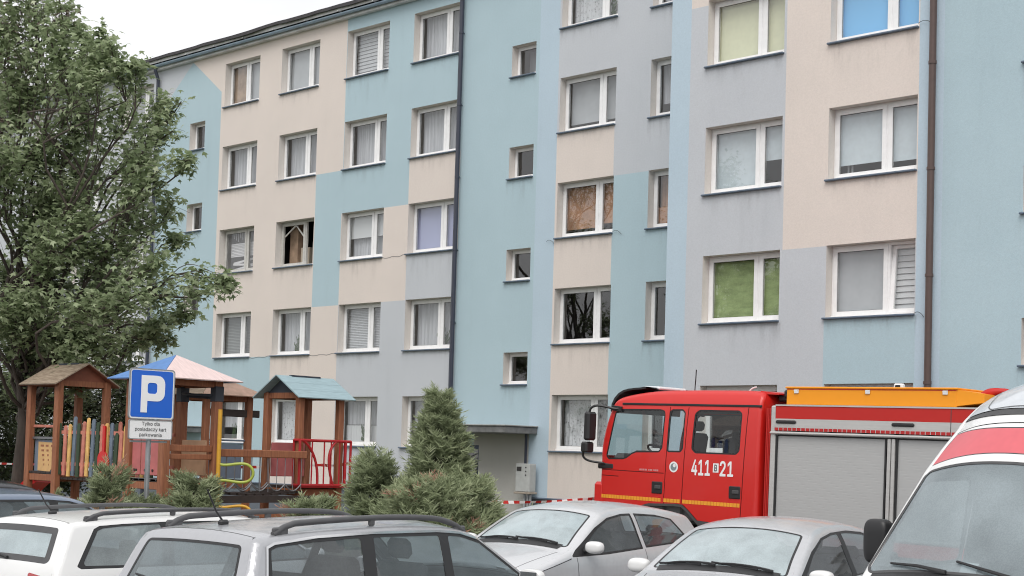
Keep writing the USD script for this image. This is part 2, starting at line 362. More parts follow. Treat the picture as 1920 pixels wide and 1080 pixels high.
# ================================================================== APARTMENT BUILDING
YA, YB = 28.97, 25.92
XJ = -19.75                       # where the front segment steps forward
XL, XR = -64.0, 2.0
ZT = 15.32
BASE = np.array([-30.0, YA, 0.0])
bld = thing('apartment_building', 'long five-storey block painted in blue, beige and grey fields with white windows', 'building', BASE)
def bput(name, mesh, mat, parent=None, **k):
    if isinstance(mesh, (list, tuple)): mesh = cat_mesh(mesh)
    g = mesh.copy(); g.apply_translation(-BASE)
    return put(name, g, mat, bld if parent is None else parent, **k)

ROW = [13.40 - 2.8 * i for i in range(5)]     # window sill heights, top storey first
WH = 1.46
COLS_A = {'e3': (-53.2, -51.25), 'e2': (-50.1, -48.15), 'e1': (-46.9, -45.0), 'c1': (-40.74, -38.85), 'c2': (-37.70, -35.80), 'c3': (-34.48, -32.57), 'c4': (-31.50, -29.58), 'c5': (-25.73, -23.82), 'c6': (-22.70, -20.80)}
COLS_B = {'d1': (-18.77, -16.82), 'd2': (-15.72, -13.76), 'd3': (-9.2, -7.25), 'd4': (-5.9, -3.95)}
STAIR_A = (-27.52, -26.63); STAIR_L = (-42.68, -41.80); STAIR_B = (-11.62, -10.72)
STZ = [12.36, 9.56, 6.76, 3.96]
wins = []      # x0, x1, z0, h, Y, split, kind
def W(col, row, split, kind, **k):
    B = col in COLS_B
    x0, x1 = (COLS_B if B else COLS_A)[col]
    wins.append(dict(x0=x0, x1=x1, z=ROW[row], h=WH, Y=YB if B else YA, split=split, kind=kind, **k))
for c in ('e1', 'e2', 'e3'):
    for r in range(5): W(c, r, 0.58, ['net', 'lace', 'net', 'roller_grey', 'lace'][(r + len(c)) % 5])
for r, (s, kd) in enumerate([(0.5, 'brown_left'), (0.6, 'net'), (0.62, 'broken'), (0.6, 'blinds_dark'), (0.6, 'net_half')]): W('c1', r, s, kd)
for r, (s, kd) in enumerate([(0.62, 'roller_grey'), (0.60, 'net'), (0.62, 'burnt'), (0.62, 'net_bright'), (0.6, 'lace')]): W('c2', r, s, kd)
for r, (s, kd) in enumerate([(0.63, 'blinds'), (0.63, 'net'), (0.63, 'roller_half'), (0.62, 'blinds_full'), (0.62, 'lace_half')]): W('c3', r, s, kd)
for r, (s, kd) in enumerate([(0.63, 'net'), (0.63, 'net'), (0.63, 'lavender'), (0.63, 'net_dark'), (0.62, 'lace')]): W('c4', r, s, kd)
for r, (s, kd) in enumerate([(0.66, 'lace'), (0.65, 'roller_low'), (0.63, 'brown'), (0.64, 'dark'), (0.64, 'lace')]): W('c5', r, s, kd)
for r, kd in enumerate(['net', 'net_high', 'brown_half', 'dark', 'dark']): W('c6', r, 0.7, kd)
for r, (s, kd) in enumerate([(0.6, 'net'), (0.62, 'cream'), (0.62, 'teal'), (0.63, 'green'), (0.6, 'dark')]): W('d1', r, s, kd)
for r, (s, kd) in enumerate([(0.6, 'net'), (0.62, 'blue'), (0.58, 'teal_gap'), (0.62, 'grey_tilt'), (0.6, 'dark')]): W('d2', r, s, kd)
for c in ('d3', 'd4'):
    for r in range(5): W(c, r, 0.6, ['net', 'lace', 'roller_grey', 'net', 'lace'][r])
for i, z in enumerate(STZ):
    wins.append(dict(x0=STAIR_A[0], x1=STAIR_A[1], z=z, h=0.86, Y=YA, split=None, kind=['stair_grey', 'stair', 'stair', 'stair'][i]))
    wins.append(dict(x0=STAIR_L[0], x1=STAIR_L[1], z=z - 0.2, h=0.94, Y=YA, split=None, kind='stair'))
    wins.append(dict(x0=STAIR_B[0], x1=STAIR_B[1], z=z, h=0.86, Y=YB, split=None, kind='stair'))

# --- painted wall fields: later rectangles overpaint earlier ones
def R(x0, x1, z0, z1): return sbox(x0, z0, x1, z1)
P_L, P_M = -44.57, -29.42
fieldsA = [('grey', R(XL, P_L, 0, ZT)), ('grey', R(P_L, -40.92, 0, ZT)),
           ('blue', Polygon([(P_L, 0), (-40.92, 0), (-40.92, 13.95), (-42.62, 15.22), (P_L, 13.7)])),
           ('beige', Polygon([(-40.92, 13.95), (-40.92, ZT), (-42.62, ZT), (-42.62, 15.22)])),
           ('beige', R(-40.92, -34.5, 0, ZT)), ('blue', R(-34.5, P_M, 10.58, ZT)), ('blue', R(-35.77, -31.52, 9.25, 10.58)), ('blue', R(-35.77, -34.5, 6.45, 9.25)),
           ('beige', R(-31.52, P_M, 7.79, 10.58)), ('grey', R(-31.52, P_M, 0, 7.79)), ('beige', R(-34.5, -31.52, 6.45, 9.25)), ('grey', R(-34.5, P_M, 0, 6.45)),
           ('blue', R(-40.92, -37.76, 0, 4.97)),
           ('blue', R(P_M, -26.5, 0, ZT)), ('pale_blue', R(-26.5, -25.8, 0, ZT)), ('cream', R(-28.55, -26.5, 0.85, 2.62)),
           ('grey', R(-25.8, XJ, 9.25, ZT)), ('blue', R(-23.84, XJ, 0, 9.25)),
           ('grey', R(-25.8, -23.84, 10.59, 13.39)), ('beige', R(-25.8, -23.84, 0, 10.59)), ]
fieldsB = [('pale_blue', R(XJ, -19.22, 0, ZT)), ('grey', R(-19.22, -15.75, 0, ZT)), ('beige', R(-19.22, -18.0, 11.95, ZT)), ('beige', R(-16.76, -13.74, 6.45, ZT)), ('grey', R(-16.76, -15.75, 0, 6.45)),
           ('grey', R(-15.75, -13.74, 4.98, 6.45)), ('blue', R(-15.75, -13.74, 0, 4.98)), ('pale_blue', R(-13.74, -13.22, 0, ZT)), ('blue', R(-13.22, XR, 0, ZT)),
           ('beige', R(-9.6, -3.5, 6.45, 12.0)), ('grey', R(-9.6, -3.5, 0, 6.45))]
DOORS = [(-29.35, -28.35, 0.0, 2.3, YA), (-42.75, -41.75, 0.0, 2.25, YA)]
ZP = 0.92     # plinth
for fields, Y in ((fieldsA, YA), (fieldsB, YB)):
    holes = unary_union([sbox(w['x0'], w['z'], w['x1'], w['z'] + w['h']) for w in wins if w['Y'] == Y] + [sbox(a, c, b, d) for a, b, c, d, y in DOORS if y == Y] + [sbox(XL, -1, XR, ZP)])
    area = {}
    for col, p in fields:
        for k in area: area[k] = area[k].difference(p)
        area[col] = unary_union([area[col], p]) if col in area else p
    for col, p in area.items():
        p = p.difference(holes)
        if p.is_empty: continue
        for piece in geoms(p):
            bput('wall_field', sheet_xz(piece, Y), 'render_' + col)
pl = unary_union([R(XL, XJ, 0, ZP)]).difference(unary_union([sbox(a, c, b, d) for a, b, c, d, y in DOORS]))
pl = pl.difference(R(-28.4, -26.5, 0, ZP))
bput('plinth', [prism_xz(pl, YA - 0.03, YA + 0.2), box(((XJ + XR) / 2, YB + 0.085, ZP / 2), (XR - XJ, 0.23, ZP))], 'render_plinth')
bput('porch_wall', box((-27.45, YA - 0.012, ZP / 2), (1.9, 0.02, ZP)), 'render_cream')
for a, b, z0 in ((-26.45, XJ - 0.01, YA), (XJ, XR, YB), (-41.6, -29.5, YA)):
    bput('plinth_ledge', box(((a + b) / 2, z0 - 0.05, ZP + 0.02), (b - a, 0.1, 0.04), bevel=0.008), 'sill_metal')
bput('step_wall', tm([(XJ, YB, 0), (XJ, YA + 0.01, 0), (XJ, YA + 0.01, ZT), (XJ, YB, ZT)], [(0, 1, 2), (0, 2, 3)]), 'render_pale_blue')
bput('end_wall', [tm([(XR, YB, 0), (XR, YB + 12, 0), (XR, YB + 12, ZT), (XR, YB, ZT)], [(0, 1, 2), (0, 2, 3)]), tm([(XL, YA, 0), (XL, YA + 11, 0), (XL, YA + 11, ZT), (XL, YA, ZT)], [(0, 1, 2), (0, 2, 3)]),
     tm([(XL, YA + 11, 0), (XR, YA + 11, 0), (XR, YA + 11, ZT), (XL, YA + 11, ZT)], [(0, 1, 2), (0, 2, 3)])], 'render_grey')
# --- roof: slab, fascia, ragged felt edge, gutter
def roof(xa, xb, Y):
    bput('roof', box(((xa + xb) / 2, Y + 5.9, ZT + 0.16), (xb - xa, 12.2, 0.3)), 'roof_felt')
    bput('fascia', box(((xa + xb) / 2, Y - 0.085, ZT + 0.02), (xb - xa - 0.02, 0.17, 0.2), bevel=0.01), 'flashing')
    n = int((xb - xa) / 0.5)
    xs = np.linspace(xa, xb, n); q = np.random.default_rng(int(Y * 10))
    dz = np.convolve(q.normal(0, 0.045, n + 6), np.ones(3) / 3, 'valid')[:n]; dy = np.convolve(q.normal(0, 0.025, n + 6), np.ones(3) / 3, 'valid')[:n]
    top = np.stack([xs, np.full(n, Y - 0.1), np.full(n, ZT + 0.335)], 1)
    lip = np.stack([xs, Y - 0.34 + dy, ZT + 0.33 + dz * 0.5], 1)
    low = np.stack([xs, Y - 0.37 + dy, ZT + 0.215 + dz * 0.8], 1)
    inn = np.stack([xs, Y - 0.30 + dy, ZT + 0.23 + dz * 0.8], 1)
    v = np.vstack([top, lip, low, inn]); f = []
    for r in range(3):
        for i in range(n - 1):
            a = r * n + i; f += [(a, a + 1, a + n + 1), (a, a + n + 1, a + n)]
    bput('felt_edge', tm(v, f), 'roof_felt')
    bput('eaves_flashing', box(((xa + xb) / 2, Y - 0.275, ZT + 0.2), (xb - xa - 0.04, 0.02, 0.14)), 'flashing')
    a = np.linspace(np.pi, 2 * np.pi, 9)
    prof = np.stack([0.075 * np.cos(a), 0.075 * np.sin(a)], 1); prof = np.vstack([prof, (prof * 0.9)[::-1]])
    g = prism_xz(Polygon(prof), 0, 1)
    v = np.array(g.vertices); bput('gutter', tm(np.stack([xa + v[:, 1] * (xb - xa), Y - 0.25 + v[:, 0], ZT + 0.06 + v[:, 2]], 1), g.faces), 'gutter_paint')
    for x in np.arange(xa + 0.6, xb, 1.6):
        bput('gutter_bracket', box((x, Y - 0.2, ZT + 0.13), (0.04, 0.3, 0.03)), 'flashing')
roof(XL, XJ - 0.02, YA); roof(XJ, XR, YB)
# --- downpipes
def downpipe(x, Y, r, mat, label):
    pts = [(x, Y - 0.25, ZT + 0.02), (x, Y - 0.25, ZT - 0.12), (x, Y - 0.12, ZT - 0.42), (x, Y - 0.12, ZT - 0.6), (x, Y - 0.12, 0.1)]
    p = bput('downpipe', tube(pts, r, 12), mat, label=label, smooth=50)
    for z in np.arange(1.6, ZT - 1, 2.05):
        bput('pipe_clamp', [tube([(x, Y - 0.12, z - 0.03), (x, Y - 0.12, z + 0.03)], r + 0.012, 12), box((x, Y - 0.03, z), (0.03, 0.12, 0.014))], mat, p)
downpipe(P_M + 0.02, YA, 0.062, 'pipe_dark', 'dark blue downpipe between the grey and blue fields')
downpipe(P_L, YA, 0.062, 'pipe_dark', 'dark downpipe behind the maple')
downpipe(-13.40, YB, 0.068, 'pipe_brown', 'brown downpipe on the front segment')
# --- thin lightning cable beside the middle downpipe
bput('cable', [tube([(P_M - 0.17, YA - 0.02, z0), (P_M - 0.17, YA - 0.02, z1)], 0.008, 5) for z0, z1 in ((1.0, 15.2),)], 'pipe_dark')
for pts in ([(-29.57, YA - .01, 12.9), (-29.3, YA - .01, 12.93)], ):
    pass
for x, z, Y, dx in ((-13.76, 13.36 - 2.8 * 0.97, YB, 0.32), (-13.76, 4.99, YB, 0.22), (-23.8, 7.8, YA, 0.3), (-26.05, 7.73, YA, 0.28)):
    bput('loose_wire', tube(spline([(x, Y - 0.03, z), (x + dx * 0.4, Y - 0.05, z + 0.03), (x + dx, Y - 0.03, z - 0.08)], 7), 0.0055, 5), 'rubber_seal')
# --- the crack running under the fourth row
for a, b, z in ((-38.85, -37.7, 4.98), (-35.8, -34.5, 4.98), (-32.55, -31.5, 7.78)):
    xs = np.linspace(a, b, 12); q = np.random.default_rng(5)
    bput('crack', tube(np.stack([xs, np.full(12, YA - 0.002), z + np.cumsum(q.normal(0, 0.018, 12))], 1), 0.007, 4), 'concrete_dark')

# --- windows
def pleats(x0, x1, z0, z1, y, amp=0.014, per=0.13, seed=0):
    q = np.random.default_rng(seed); n = max(8, int((x1 - x0) / 0.03)); xs = np.linspace(x0, x1, n)
    ph = np.cumsum(q.uniform(0.5, 1.5, n)) * 0.03 / per * 2 * np.pi
    ys = y + amp * np.sin(ph)
    v = np.vstack([np.stack([xs, ys, np.full(n, z0)], 1), np.stack([xs, y + (ys - y) * 0.6, np.full(n, z1)], 1)])
    return tm(v, [(i, i + 1, n + i + 1) for i in range(n - 1)] + [(i, n + i + 1, n + i) for i in range(n - 1)])
def slats(x0, x1, z0, z1, y, pitch=0.05, tilt=0.008):
    zs = np.arange(z1, z0, -pitch); v, f = [], []
    for i, z in enumerate(zs):
        k = len(v); v += [(x0, y + tilt, z), (x1, y + tilt, z), (x1, y - tilt, z - pitch * 0.94), (x0, y - tilt, z - pitch * 0.94)]; f += [(k, k + 1, k + 2), (k, k + 2, k + 3)]
    return tm(v, f)
def sheet(x0, x1, z0, z1, y, sag=0.0):
    n = 9; xs = np.linspace(x0, x1, n); zb = z0 - sag * np.sin(np.linspace(0, np.pi, n))
    v = np.vstack([np.stack([xs, np.full(n, y), zb], 1), np.stack([xs, np.full(n, y), np.full(n, z1)], 1)])
    return tm(v, [(i, i + 1, n + i + 1) for i in range(n - 1)] + [(i, n + i + 1, n + i) for i in range(n - 1)])

for wi, w in enumerate(wins):
    x0, x1, z0, Y, kd = w['x0'], w['x1'], w['z'], w['Y'], w['kind']
    z1 = z0 + w['h']; yf = Y + 0.235
    small = w['split'] is None
    fr = 0.122 if not small else 0.10
    outer = sbox(x0 + 0.003, z0 + 0.003, x1 - 0.003, z1 - 0.003)
    if small: panes = [sbox(x0 + fr, z0 + fr, x1 - fr, z1 - fr)]; sash = [sbox(x0 + 0.05, z0 + 0.055, x1 - 0.05, z1 - 0.05)]
    else:
        xm = x0 + (x1 - x0) * (w['split'] + 0.03)
        panes = [sbox(x0 + fr, z0 + fr + 0.01, xm - 0.112, z1 - fr), sbox(xm + 0.112, z0 + fr + 0.01, x1 - fr, z1 - fr)]
        sash = [sbox(x0 + 0.045, z0 + 0.055, xm - 0.02, z1 - 0.045), sbox(xm + 0.02, z0 + 0.055, x1 - 0.045, z1 - 0.045)]
    broken = kd in ('broken', 'burnt'); tilt = kd == 'grey_tilt'
    keep = panes
    ring = [prism_xz(outer.difference(unary_union([s.buffer(-0.012) for s in sash])), yf, yf + 0.07)]
    for i, (s, p) in enumerate(zip(sash, panes)):
        if (tilt or kd == 'burnt') and i == 1: continue
        ring.append(prism_xz(s.difference(p), yf - 0.016, yf + 0.05))
    lab = {'broken': 'window with shattered pane and collapsed blinds', 'burnt': 'window with broken sash, brown furniture showing inside', 'grey_tilt': 'window with right sash tilted open', 'green': 'window with green roller blind', 'blue': 'window with bright blue blind', 'cream': 'window with pale yellow roller blind', 'brown': 'window with brown blind'}.get(kd)
    wp = bput('window', ring, 'window_plastic' if not broken else 'old_frame', label=lab)
    bput('sill', box(((x0 + x1) / 2 - 0.02, Y + 0.09, z0 - 0.022), (x1 - x0 + 0.06, 0.34, 0.04), bevel=0.012), 'sill_metal', wp)
    qs = np.random.default_rng(900 + wi); hs = qs.uniform(0.35, 1.1); xs0, xs1 = x0 - 0.08, x1 + 0.05; zt = z0 - 0.045
    if (Y == YB or not (XJ - 0.2 < x1)) and zt - hs > 1.0:
        bput('stain', tm([(xs0, Y - 0.003, zt - hs), (xs1, Y - 0.003, zt - hs), (xs1, Y - 0.003, zt), (xs0, Y - 0.003, zt)], [(0, 1, 2), (0, 2, 3)]), 'stain', wp, uv=np.array([(0, 0), (1, 0), (1, 1), (0, 1)], float))
    bput('inner_ledge', box(((x0 + x1) / 2, yf - 0.02, z0 + 0.028), (x1 - x0 - 0.01, 0.05, 0.045)), 'window_plastic', wp)
    if z0 < 12.0 or True:
        q4 = [(x0, Y, z0), (x0, Y + 0.34, z0), (x0, Y + 0.34, z1), (x0, Y, z1)], [(x1, Y, z0), (x1, Y + 0.34, z0), (x1, Y + 0.34, z1), (x1, Y, z1)], [(x0, Y, z1), (x1, Y, z1), (x1, Y + 0.34, z1), (x0, Y + 0.34, z1)], [(x0, Y, z0), (x1, Y, z0), (x1, Y + 0.34, z0), (x0, Y + 0.34, z0)]
        bput('reveal', [tm(v, [(0, 1, 2, 3)]) for v in q4], 'reveal_coat', wp)
    for i, p in enumerate(panes):
        a, b, c, d = p.bounds
        if kd == 'burnt' and i == 0: continue
        if (tilt and i == 1):
            g = cat_mesh([prism_xz(sash[1].difference(p), yf - 0.016, yf + 0.05)]); gp = tm([(a, yf + 0.02, b), (c, yf + 0.02, b), (c, yf + 0.02, d), (a, yf + 0.02, d)], [(0, 1, 2, 3)])
            T = trimesh.transformations.rotation_matrix(-0.085, [1, 0, 0], [0, yf, z0 + 0.06])
            g.apply_transform(T); gp.apply_transform(T)
            bput('tilted_sash', g, 'window_plastic', wp); bput('pane', gp, 'pane_glass', wp); continue
        if kd == 'burnt':
            g = prism_xz(sash[1].difference(p), yf - 0.016, yf + 0.05); T = trimesh.transformations.rotation_matrix(-0.42, [0, 0, 1], [c + 0.06, yf, 0]) @ trimesh.transformations.rotation_matrix(0.05, [0, 1, 0], [c, yf, z0])
            g.apply_transform(T); bput('hanging_sash', g, 'old_frame', wp)
            gp = tm([(a, yf + 0.02, b), (c, yf + 0.02, b), (c, yf + 0.02, d), (a, yf + 0.02, d)], [(0, 1, 2, 3)]); gp.apply_transform(T); bput('pane', gp, 'pane_shattered', wp); continue
        bput('pane', tm([(a, yf + 0.02, b), (c, yf + 0.02, b), (c, yf + 0.02, d), (a, yf + 0.02, d)], [(0, 1, 2, 3)]), 'pane_shattered' if kd == 'broken' else 'pane_glass', wp)
        e = 0.008
        bput('seal', prism_xz(p.difference(p.buffer(-e)), yf + 0.012, yf + 0.018), 'rubber_seal', wp)
    # the room behind
    xa, xb, za, zb, ya, yb = x0 - 0.45, x1 + 0.45, z0 - 0.75, z1 + 0.4, Y + 0.34, Y + 2.6
    if small: xa, xb = x0 - 0.25, x1 + 0.25
    rv = np.array([(xa, ya, za), (xb, ya, za), (xb, yb, za), (xa, yb, za), (xa, ya, zb), (xb, ya, zb), (xb, yb, zb), (xa, yb, zb)])
    hole = prism_xz(sbox(xa, za, xb, zb).difference(sbox(x0, z0, x1, z1)), ya, ya + 0.01)
    bput('room', [tm(rv, [(0, 1, 2, 3), (4, 5, 6, 7), (0, 3, 7, 4), (1, 2, 6, 5), (3, 2, 6, 7)]), hole], 'room_plaster' if not kd.startswith('dark') and kd not in ('stair', 'burnt') else 'dark_stuff', wp)
    yc, yn = Y + 0.50, Y + 0.36
    xi, xk, zi, zk = x0 + 0.02, x1 - 0.02, z0 + 0.02, z1 - 0.02
    def cur(mesh, mat, name='curtain'): bput(name, mesh, mat, wp)
    xmid = x0 + (x1 - x0) * (w['split'] or 0.5)
    if kd in ('net', 'net_bright', 'net_half', 'net_dark', 'net_high'):
        cur(pleats(xi, xk, zi + {'net_half': 0.5, 'net_high': 0.4}.get(kd, 0.0), zk, yc, seed=wi), 'net')
        if kd == 'net_bright': cur(pleats(xi, xmid - 0.05, zi, zk, yc + 0.12, seed=wi + 1), 'cloth_white', 'drape')
        if kd == 'net_dark': cur(pleats(xi + 0.4, xk, zi, zk, yc + 0.1, seed=wi + 1), 'net', 'drape')
    elif kd == 'lace': cur(pleats(xi, xk, zi, zk, yc, 0.02, seed=wi), 'lace')
    elif kd == 'lace_half':
        cur(pleats(xi, xk, zi + 0.62, zk, yc, seed=wi), 'net'); cur(pleats(xi, xk, zi, zi + 0.6, yc - 0.04, 0.012, seed=wi), 'cloth_white', 'lower_curtain')
    elif kd == 'roller_grey': cur(sheet(xi, xk, zi, zk, yn), 'roller_grey', 'blind')
    elif kd == 'roller_low': cur(sheet(xi, xk, zi + 0.25, zk, yn + 0.1), 'roller_grey', 'blind')
    elif kd == 'roller_half': cur(sheet(xi, xk, zi + 0.68, zk, yn), 'cloth_white', 'blind'); cur(pleats(xi, xk, zi, zi + 0.7, yc, seed=wi), 'net')
    elif kd == 'lavender': cur(sheet(xi, xk, zi, zk, yn), 'lavender', 'blind')
    elif kd == 'brown_left': cur(sheet(xi, xmid, zi, zk, yn), 'board_brown', 'blind'); cur(sheet(xmid, xk, zi, zk, yn), 'roller_grey', 'blind')
    elif kd == 'blinds': cur(slats(xi, xk, zi + 0.05, zk, yn + 0.05, 0.11, 0.010), 'cloth_grey', 'blind'); cur(sheet(xi, xk, zi, zi + 0.55, yc), 'roller_grey', 'drape')
    elif kd == 'blinds_full': cur(slats(xi, xk, zi, zk, yn + 0.03), 'cloth_grey', 'blind')
    elif kd == 'blinds_dark': cur(slats(xi, xk, zi, zk, yn + 0.05), 'roller_dark', 'blind')
    elif kd == 'brown': cur(sheet(xi, xmid, zi + 0.22, zk, yn), 'roller_brown', 'blind'); cur(sheet(xmid + 0.02, xk, zi + 0.3, zk, yn), 'roller_brown', 'blind')
    elif kd == 'brown_half': cur(sheet(xi, xk, zi + 0.1, zi + 0.55, yn), 'roller_brown', 'blind'); cur(pleats(xi, xk, zi + 0.5, zk, yc, seed=wi), 'roller_brown')
    elif kd == 'cream': cur(sheet(xi, xmid, zi, zk, yn), 'roller_cream', 'blind'); cur(sheet(xmid + 0.02, xk, zi, zk, yn), 'roller_cream', 'blind')
    elif kd == 'teal': cur(sheet(xi, xmid, zi + 0.08, zk, yn), 'roller_teal', 'blind'); cur(sheet(xmid + 0.02, xk, zi + 0.62, zk, yn), 'roller_teal', 'blind')
    elif kd == 'teal_gap': cur(sheet(xi, xmid, zi + 0.30, zk, yn), 'roller_teal', 'blind'); cur(sheet(xmid + 0.02, xk, zi + 0.26, zk, yn), 'roller_teal', 'blind'); cur([box((x0 + 0.18, yc, z0 + 0.2), (0.03, 0.03, 0.3)), box((x0 + 0.27, yc, z0 + 0.2), (0.03, 0.03, 0.3))], 'cloth_white', 'candlestick')
    elif kd == 'green': cur(sheet(xi, xmid, zi, zk, yn, 0.0), 'roller_green', 'blind'); cur(sheet(xmid + 0.02, xk, zi, zk, yn), 'roller_green', 'blind')
    elif kd == 'blue': cur(sheet(xi, xk, zi, zk, yn), 'roller_blue', 'blind')
    elif kd == 'grey_tilt': cur(sheet(xi, xmid, zi, zk, yn + 0.02), 'roller_grey', 'blind'); cur(slats(xmid + 0.02, xk, zi, zk, yn + 0.08, 0.12, 0.014), 'cloth_white', 'blind')
    elif kd == 'stair_grey': cur(sheet(xi, xk, zi, zk, yc + 0.2), 'roller_grey', 'blind')
    elif kd == 'broken':
        g = slats(xi + 0.15, xk - 0.4, zi + 0.55, zi + 1.0, yn + 0.02, 0.05); cur(g, 'cloth_white', 'blind')
        for k, (zz, an) in enumerate(((0.18, 0.12), (0.30, -0.06), (0.42, 0.1), (0.1, 0.02))):
            g = box((0, 0, 0), (1.1, 0.02, 0.07)); g.apply_transform(trimesh.transformations.rotation_matrix(-an, [0, 1, 0])); g.apply_translation((x0 + 0.85, yn + 0.03 * k, z0 + zz)); cur(g, 'cloth_white', 'fallen_slat')
        cur([tube([(x0 + 0.3 + 0.12 * i, yn, zk), (x0 + 0.34 + 0.12 * i, yn, zk - 0.25 - 0.06 * (i % 3))], 0.014, 4) for i in range(7)], 'cloth_white', 'torn_strip')
    elif kd == 'burnt':
        cur(box((x0 + 0.25, Y + 0.7, z0 + 0.75), (0.4, 0.3, 1.6)), 'board_brown', 'cupboard'); cur(box((x0 + 0.83, Y + 0.7, z0 + 0.35), (0.42, 0.3, 0.62)), 'cloth_board', 'box')
        cur([bar((x0 + 0.15, yf + 0.03, z1 - 0.45), (x0 + 0.7, yf + 0.03, z1 - 0.12), 0.04), bar((x0 + 0.7, yf + 0.03, z1 - 0.12), (x0 + 1.1, yf + 0.03, z1 - 0.5), 0.04)], 'old_frame', 'bent_rail')
        cur([slats(xmid + 0.1, xk, zi, zk, yn + 0.4, 0.11, 0.010)], 'cloth_white', 'blind')

    plant = {('c4', 3): .62, ('c2', 3): .45, ('c2', 4): .9, ('c5', 0): .7, ('c3', 4): .5, ('c1', 4): .4, ('d1', 4): .6}
    for (cn, rn), fr_ in plant.items():
        X0, X1 = (COLS_B if cn in COLS_B else COLS_A)[cn]
        if X0 == x0 and abs(ROW[rn] - z0) < 1e-6:
            px_ = x0 + (x1 - x0) * fr_; qp = np.random.default_rng(wi)
            pot = bput('flower_pot', tm(*(lambda c_: (c_.vertices, c_.faces))(trimesh.creation.cylinder(0.06, 0.11, sections=12).apply_translation((px_, Y + 0.41, z0 + 0.10)))), 'flower_pot', wp)
            n_ = 46; V, F = [], []
            for k in range(n_):
                a_ = qp.uniform(0, 2 * np.pi); r_ = qp.uniform(.05, .26); hh_ = qp.uniform(.05, .5); p0 = np.array([px_, Y + 0.41, z0 + .15]); p1 = p0 + [r_ * math.cos(a_), .25 * r_ * math.sin(a_), hh_]; w_ = np.array([.02, 0, .012])
                k0 = len(V); V += [p1 - w_, p1 + [0, 0, .05], p1 + w_, p1 - [0, 0, .06], p0, p1 + [.004, 0, 0]]; F += [(k0, k0 + 1, k0 + 2), (k0, k0 + 2, k0 + 3), (k0 + 4, k0 + 5, k0 + 3)]
            bput('houseplant', tm(np.array(V), np.array(F)), 'houseplant', wp, uv=np.stack([qp.uniform(0, 1, len(V)), np.zeros(len(V))], 1))

# --- entrances: canopies and doors
for k, (x0, x1, zc, dep) in enumerate(((-29.3, -26.2, 2.62, 1.25), (-43.0, -41.25, 2.5, 1.0))):
    cnp = bput('canopy', box(((x0 + x1) / 2, YA - dep / 2 - 0.001, zc + 0.09), (x1 - x0, dep, 0.18), bevel=0.02), 'concrete_dark')
    bput('canopy_flashing', box(((x0 + x1) / 2, YA - dep / 2 - 0.02, zc + 0.2), (x1 - x0 + 0.06, dep + 0.04, 0.035), bevel=0.01), 'concrete', cnp)
for a, b, z0, z1, Y in DOORS:
    dr = bput('door', [prism_xz(sbox(a, z0, b, z1).difference(unary_union([sbox(a + 0.12, 0.95, b - 0.12, z1 - 0.12)])), Y + 0.1, Y + 0.16)], 'door_blue')
    bput('door_pane', tm([(a + .1, Y + .13, .9), (b - .1, Y + .13, .9), (b - .1, Y + .13, z1 - .1), (a + .1, Y + .13, z1 - .1)], [(0, 1, 2, 3)]), 'pane_glass', dr)
    bput('door_grille', [bar((a + 0.15, Y + 0.09, z), (b - 0.15, Y + 0.09, z + 0.25), 0.02) for z in np.arange(1.0, 1.9, 0.14)], 'cloth_grey', dr)
    bput('handle', box((b - 0.08, Y + 0.07, 1.05), (0.03, 0.05, 0.16)), 'flashing', dr)
    bput('hall', tm([(a, Y + 1.5, 0), (b, Y + 1.5, 0), (b, Y + 1.5, z1), (a, Y + 1.5, z1)], [(0, 1, 2, 3)]), 'dark_stuff', dr)
    bput('jamb', [tm(v, [(0, 1, 2, 3)]) for v in ([(a, Y, z0), (a, Y + .2, z0), (a, Y + .2, z1), (a, Y, z1)], [(b, Y, z0), (b, Y + .2, z0), (b, Y + .2, z1), (b, Y, z1)], [(a, Y, z1), (b, Y, z1), (b, Y + .2, z1), (a, Y + .2, z1)])], 'render_cream', dr)
bput('cable_conduit', tube([(-26.55, YA - 0.06, 2.62), (-26.55, YA - 0.06, 1.75)], 0.035, 8), 'pipe_dark')

# --- grey cabinet standing at the wall
cb = thing('meter_cabinet', 'grey electrical cabinet on two pipes beside the entrance under the canopy', 'cabinet', (-26.32, YA - 0.28, 0))
put('cabinet_box', box((0, 0, 1.47), (0.50, 0.26, 0.74), bevel=0.015), 'cabinet_grey', cb)
put('cabinet_foot', box((0, 0, 1.07), (0.56, 0.32, 0.05), bevel=0.01), 'cabinet_tan', cb)
put('display', box((-0.12, -0.135, 1.70), (0.16, 0.012, 0.11)), 'dark_stuff', cb)
for i in range(3): put('button', trimesh.creation.cylinder(0.018, 0.02, sections=10, transform=trimesh.transformations.rotation_matrix(np.pi / 2, [1, 0, 0]) ).apply_translation((0.12, -0.135, 1.74 - 0.1 * i)), 'dark_stuff', cb)
for dx in (-0.02, 0.1, 0.19): put('leg', tube([(dx, 0, 0), (dx, 0, 1.06)], 0.035, 10), 'steel_grey', cb, smooth=50)
# ================================================================== TREES AND SHRUBS
def at(px, py, depth):
    """the point seen at a pixel of the photograph, at a distance along the view axis"""
    d = RIGHT * (px - 960) / FPX - UP * (py - CYPX) / FPX + FWD
    return d * depth + np.array([0, 0, CAM_H])

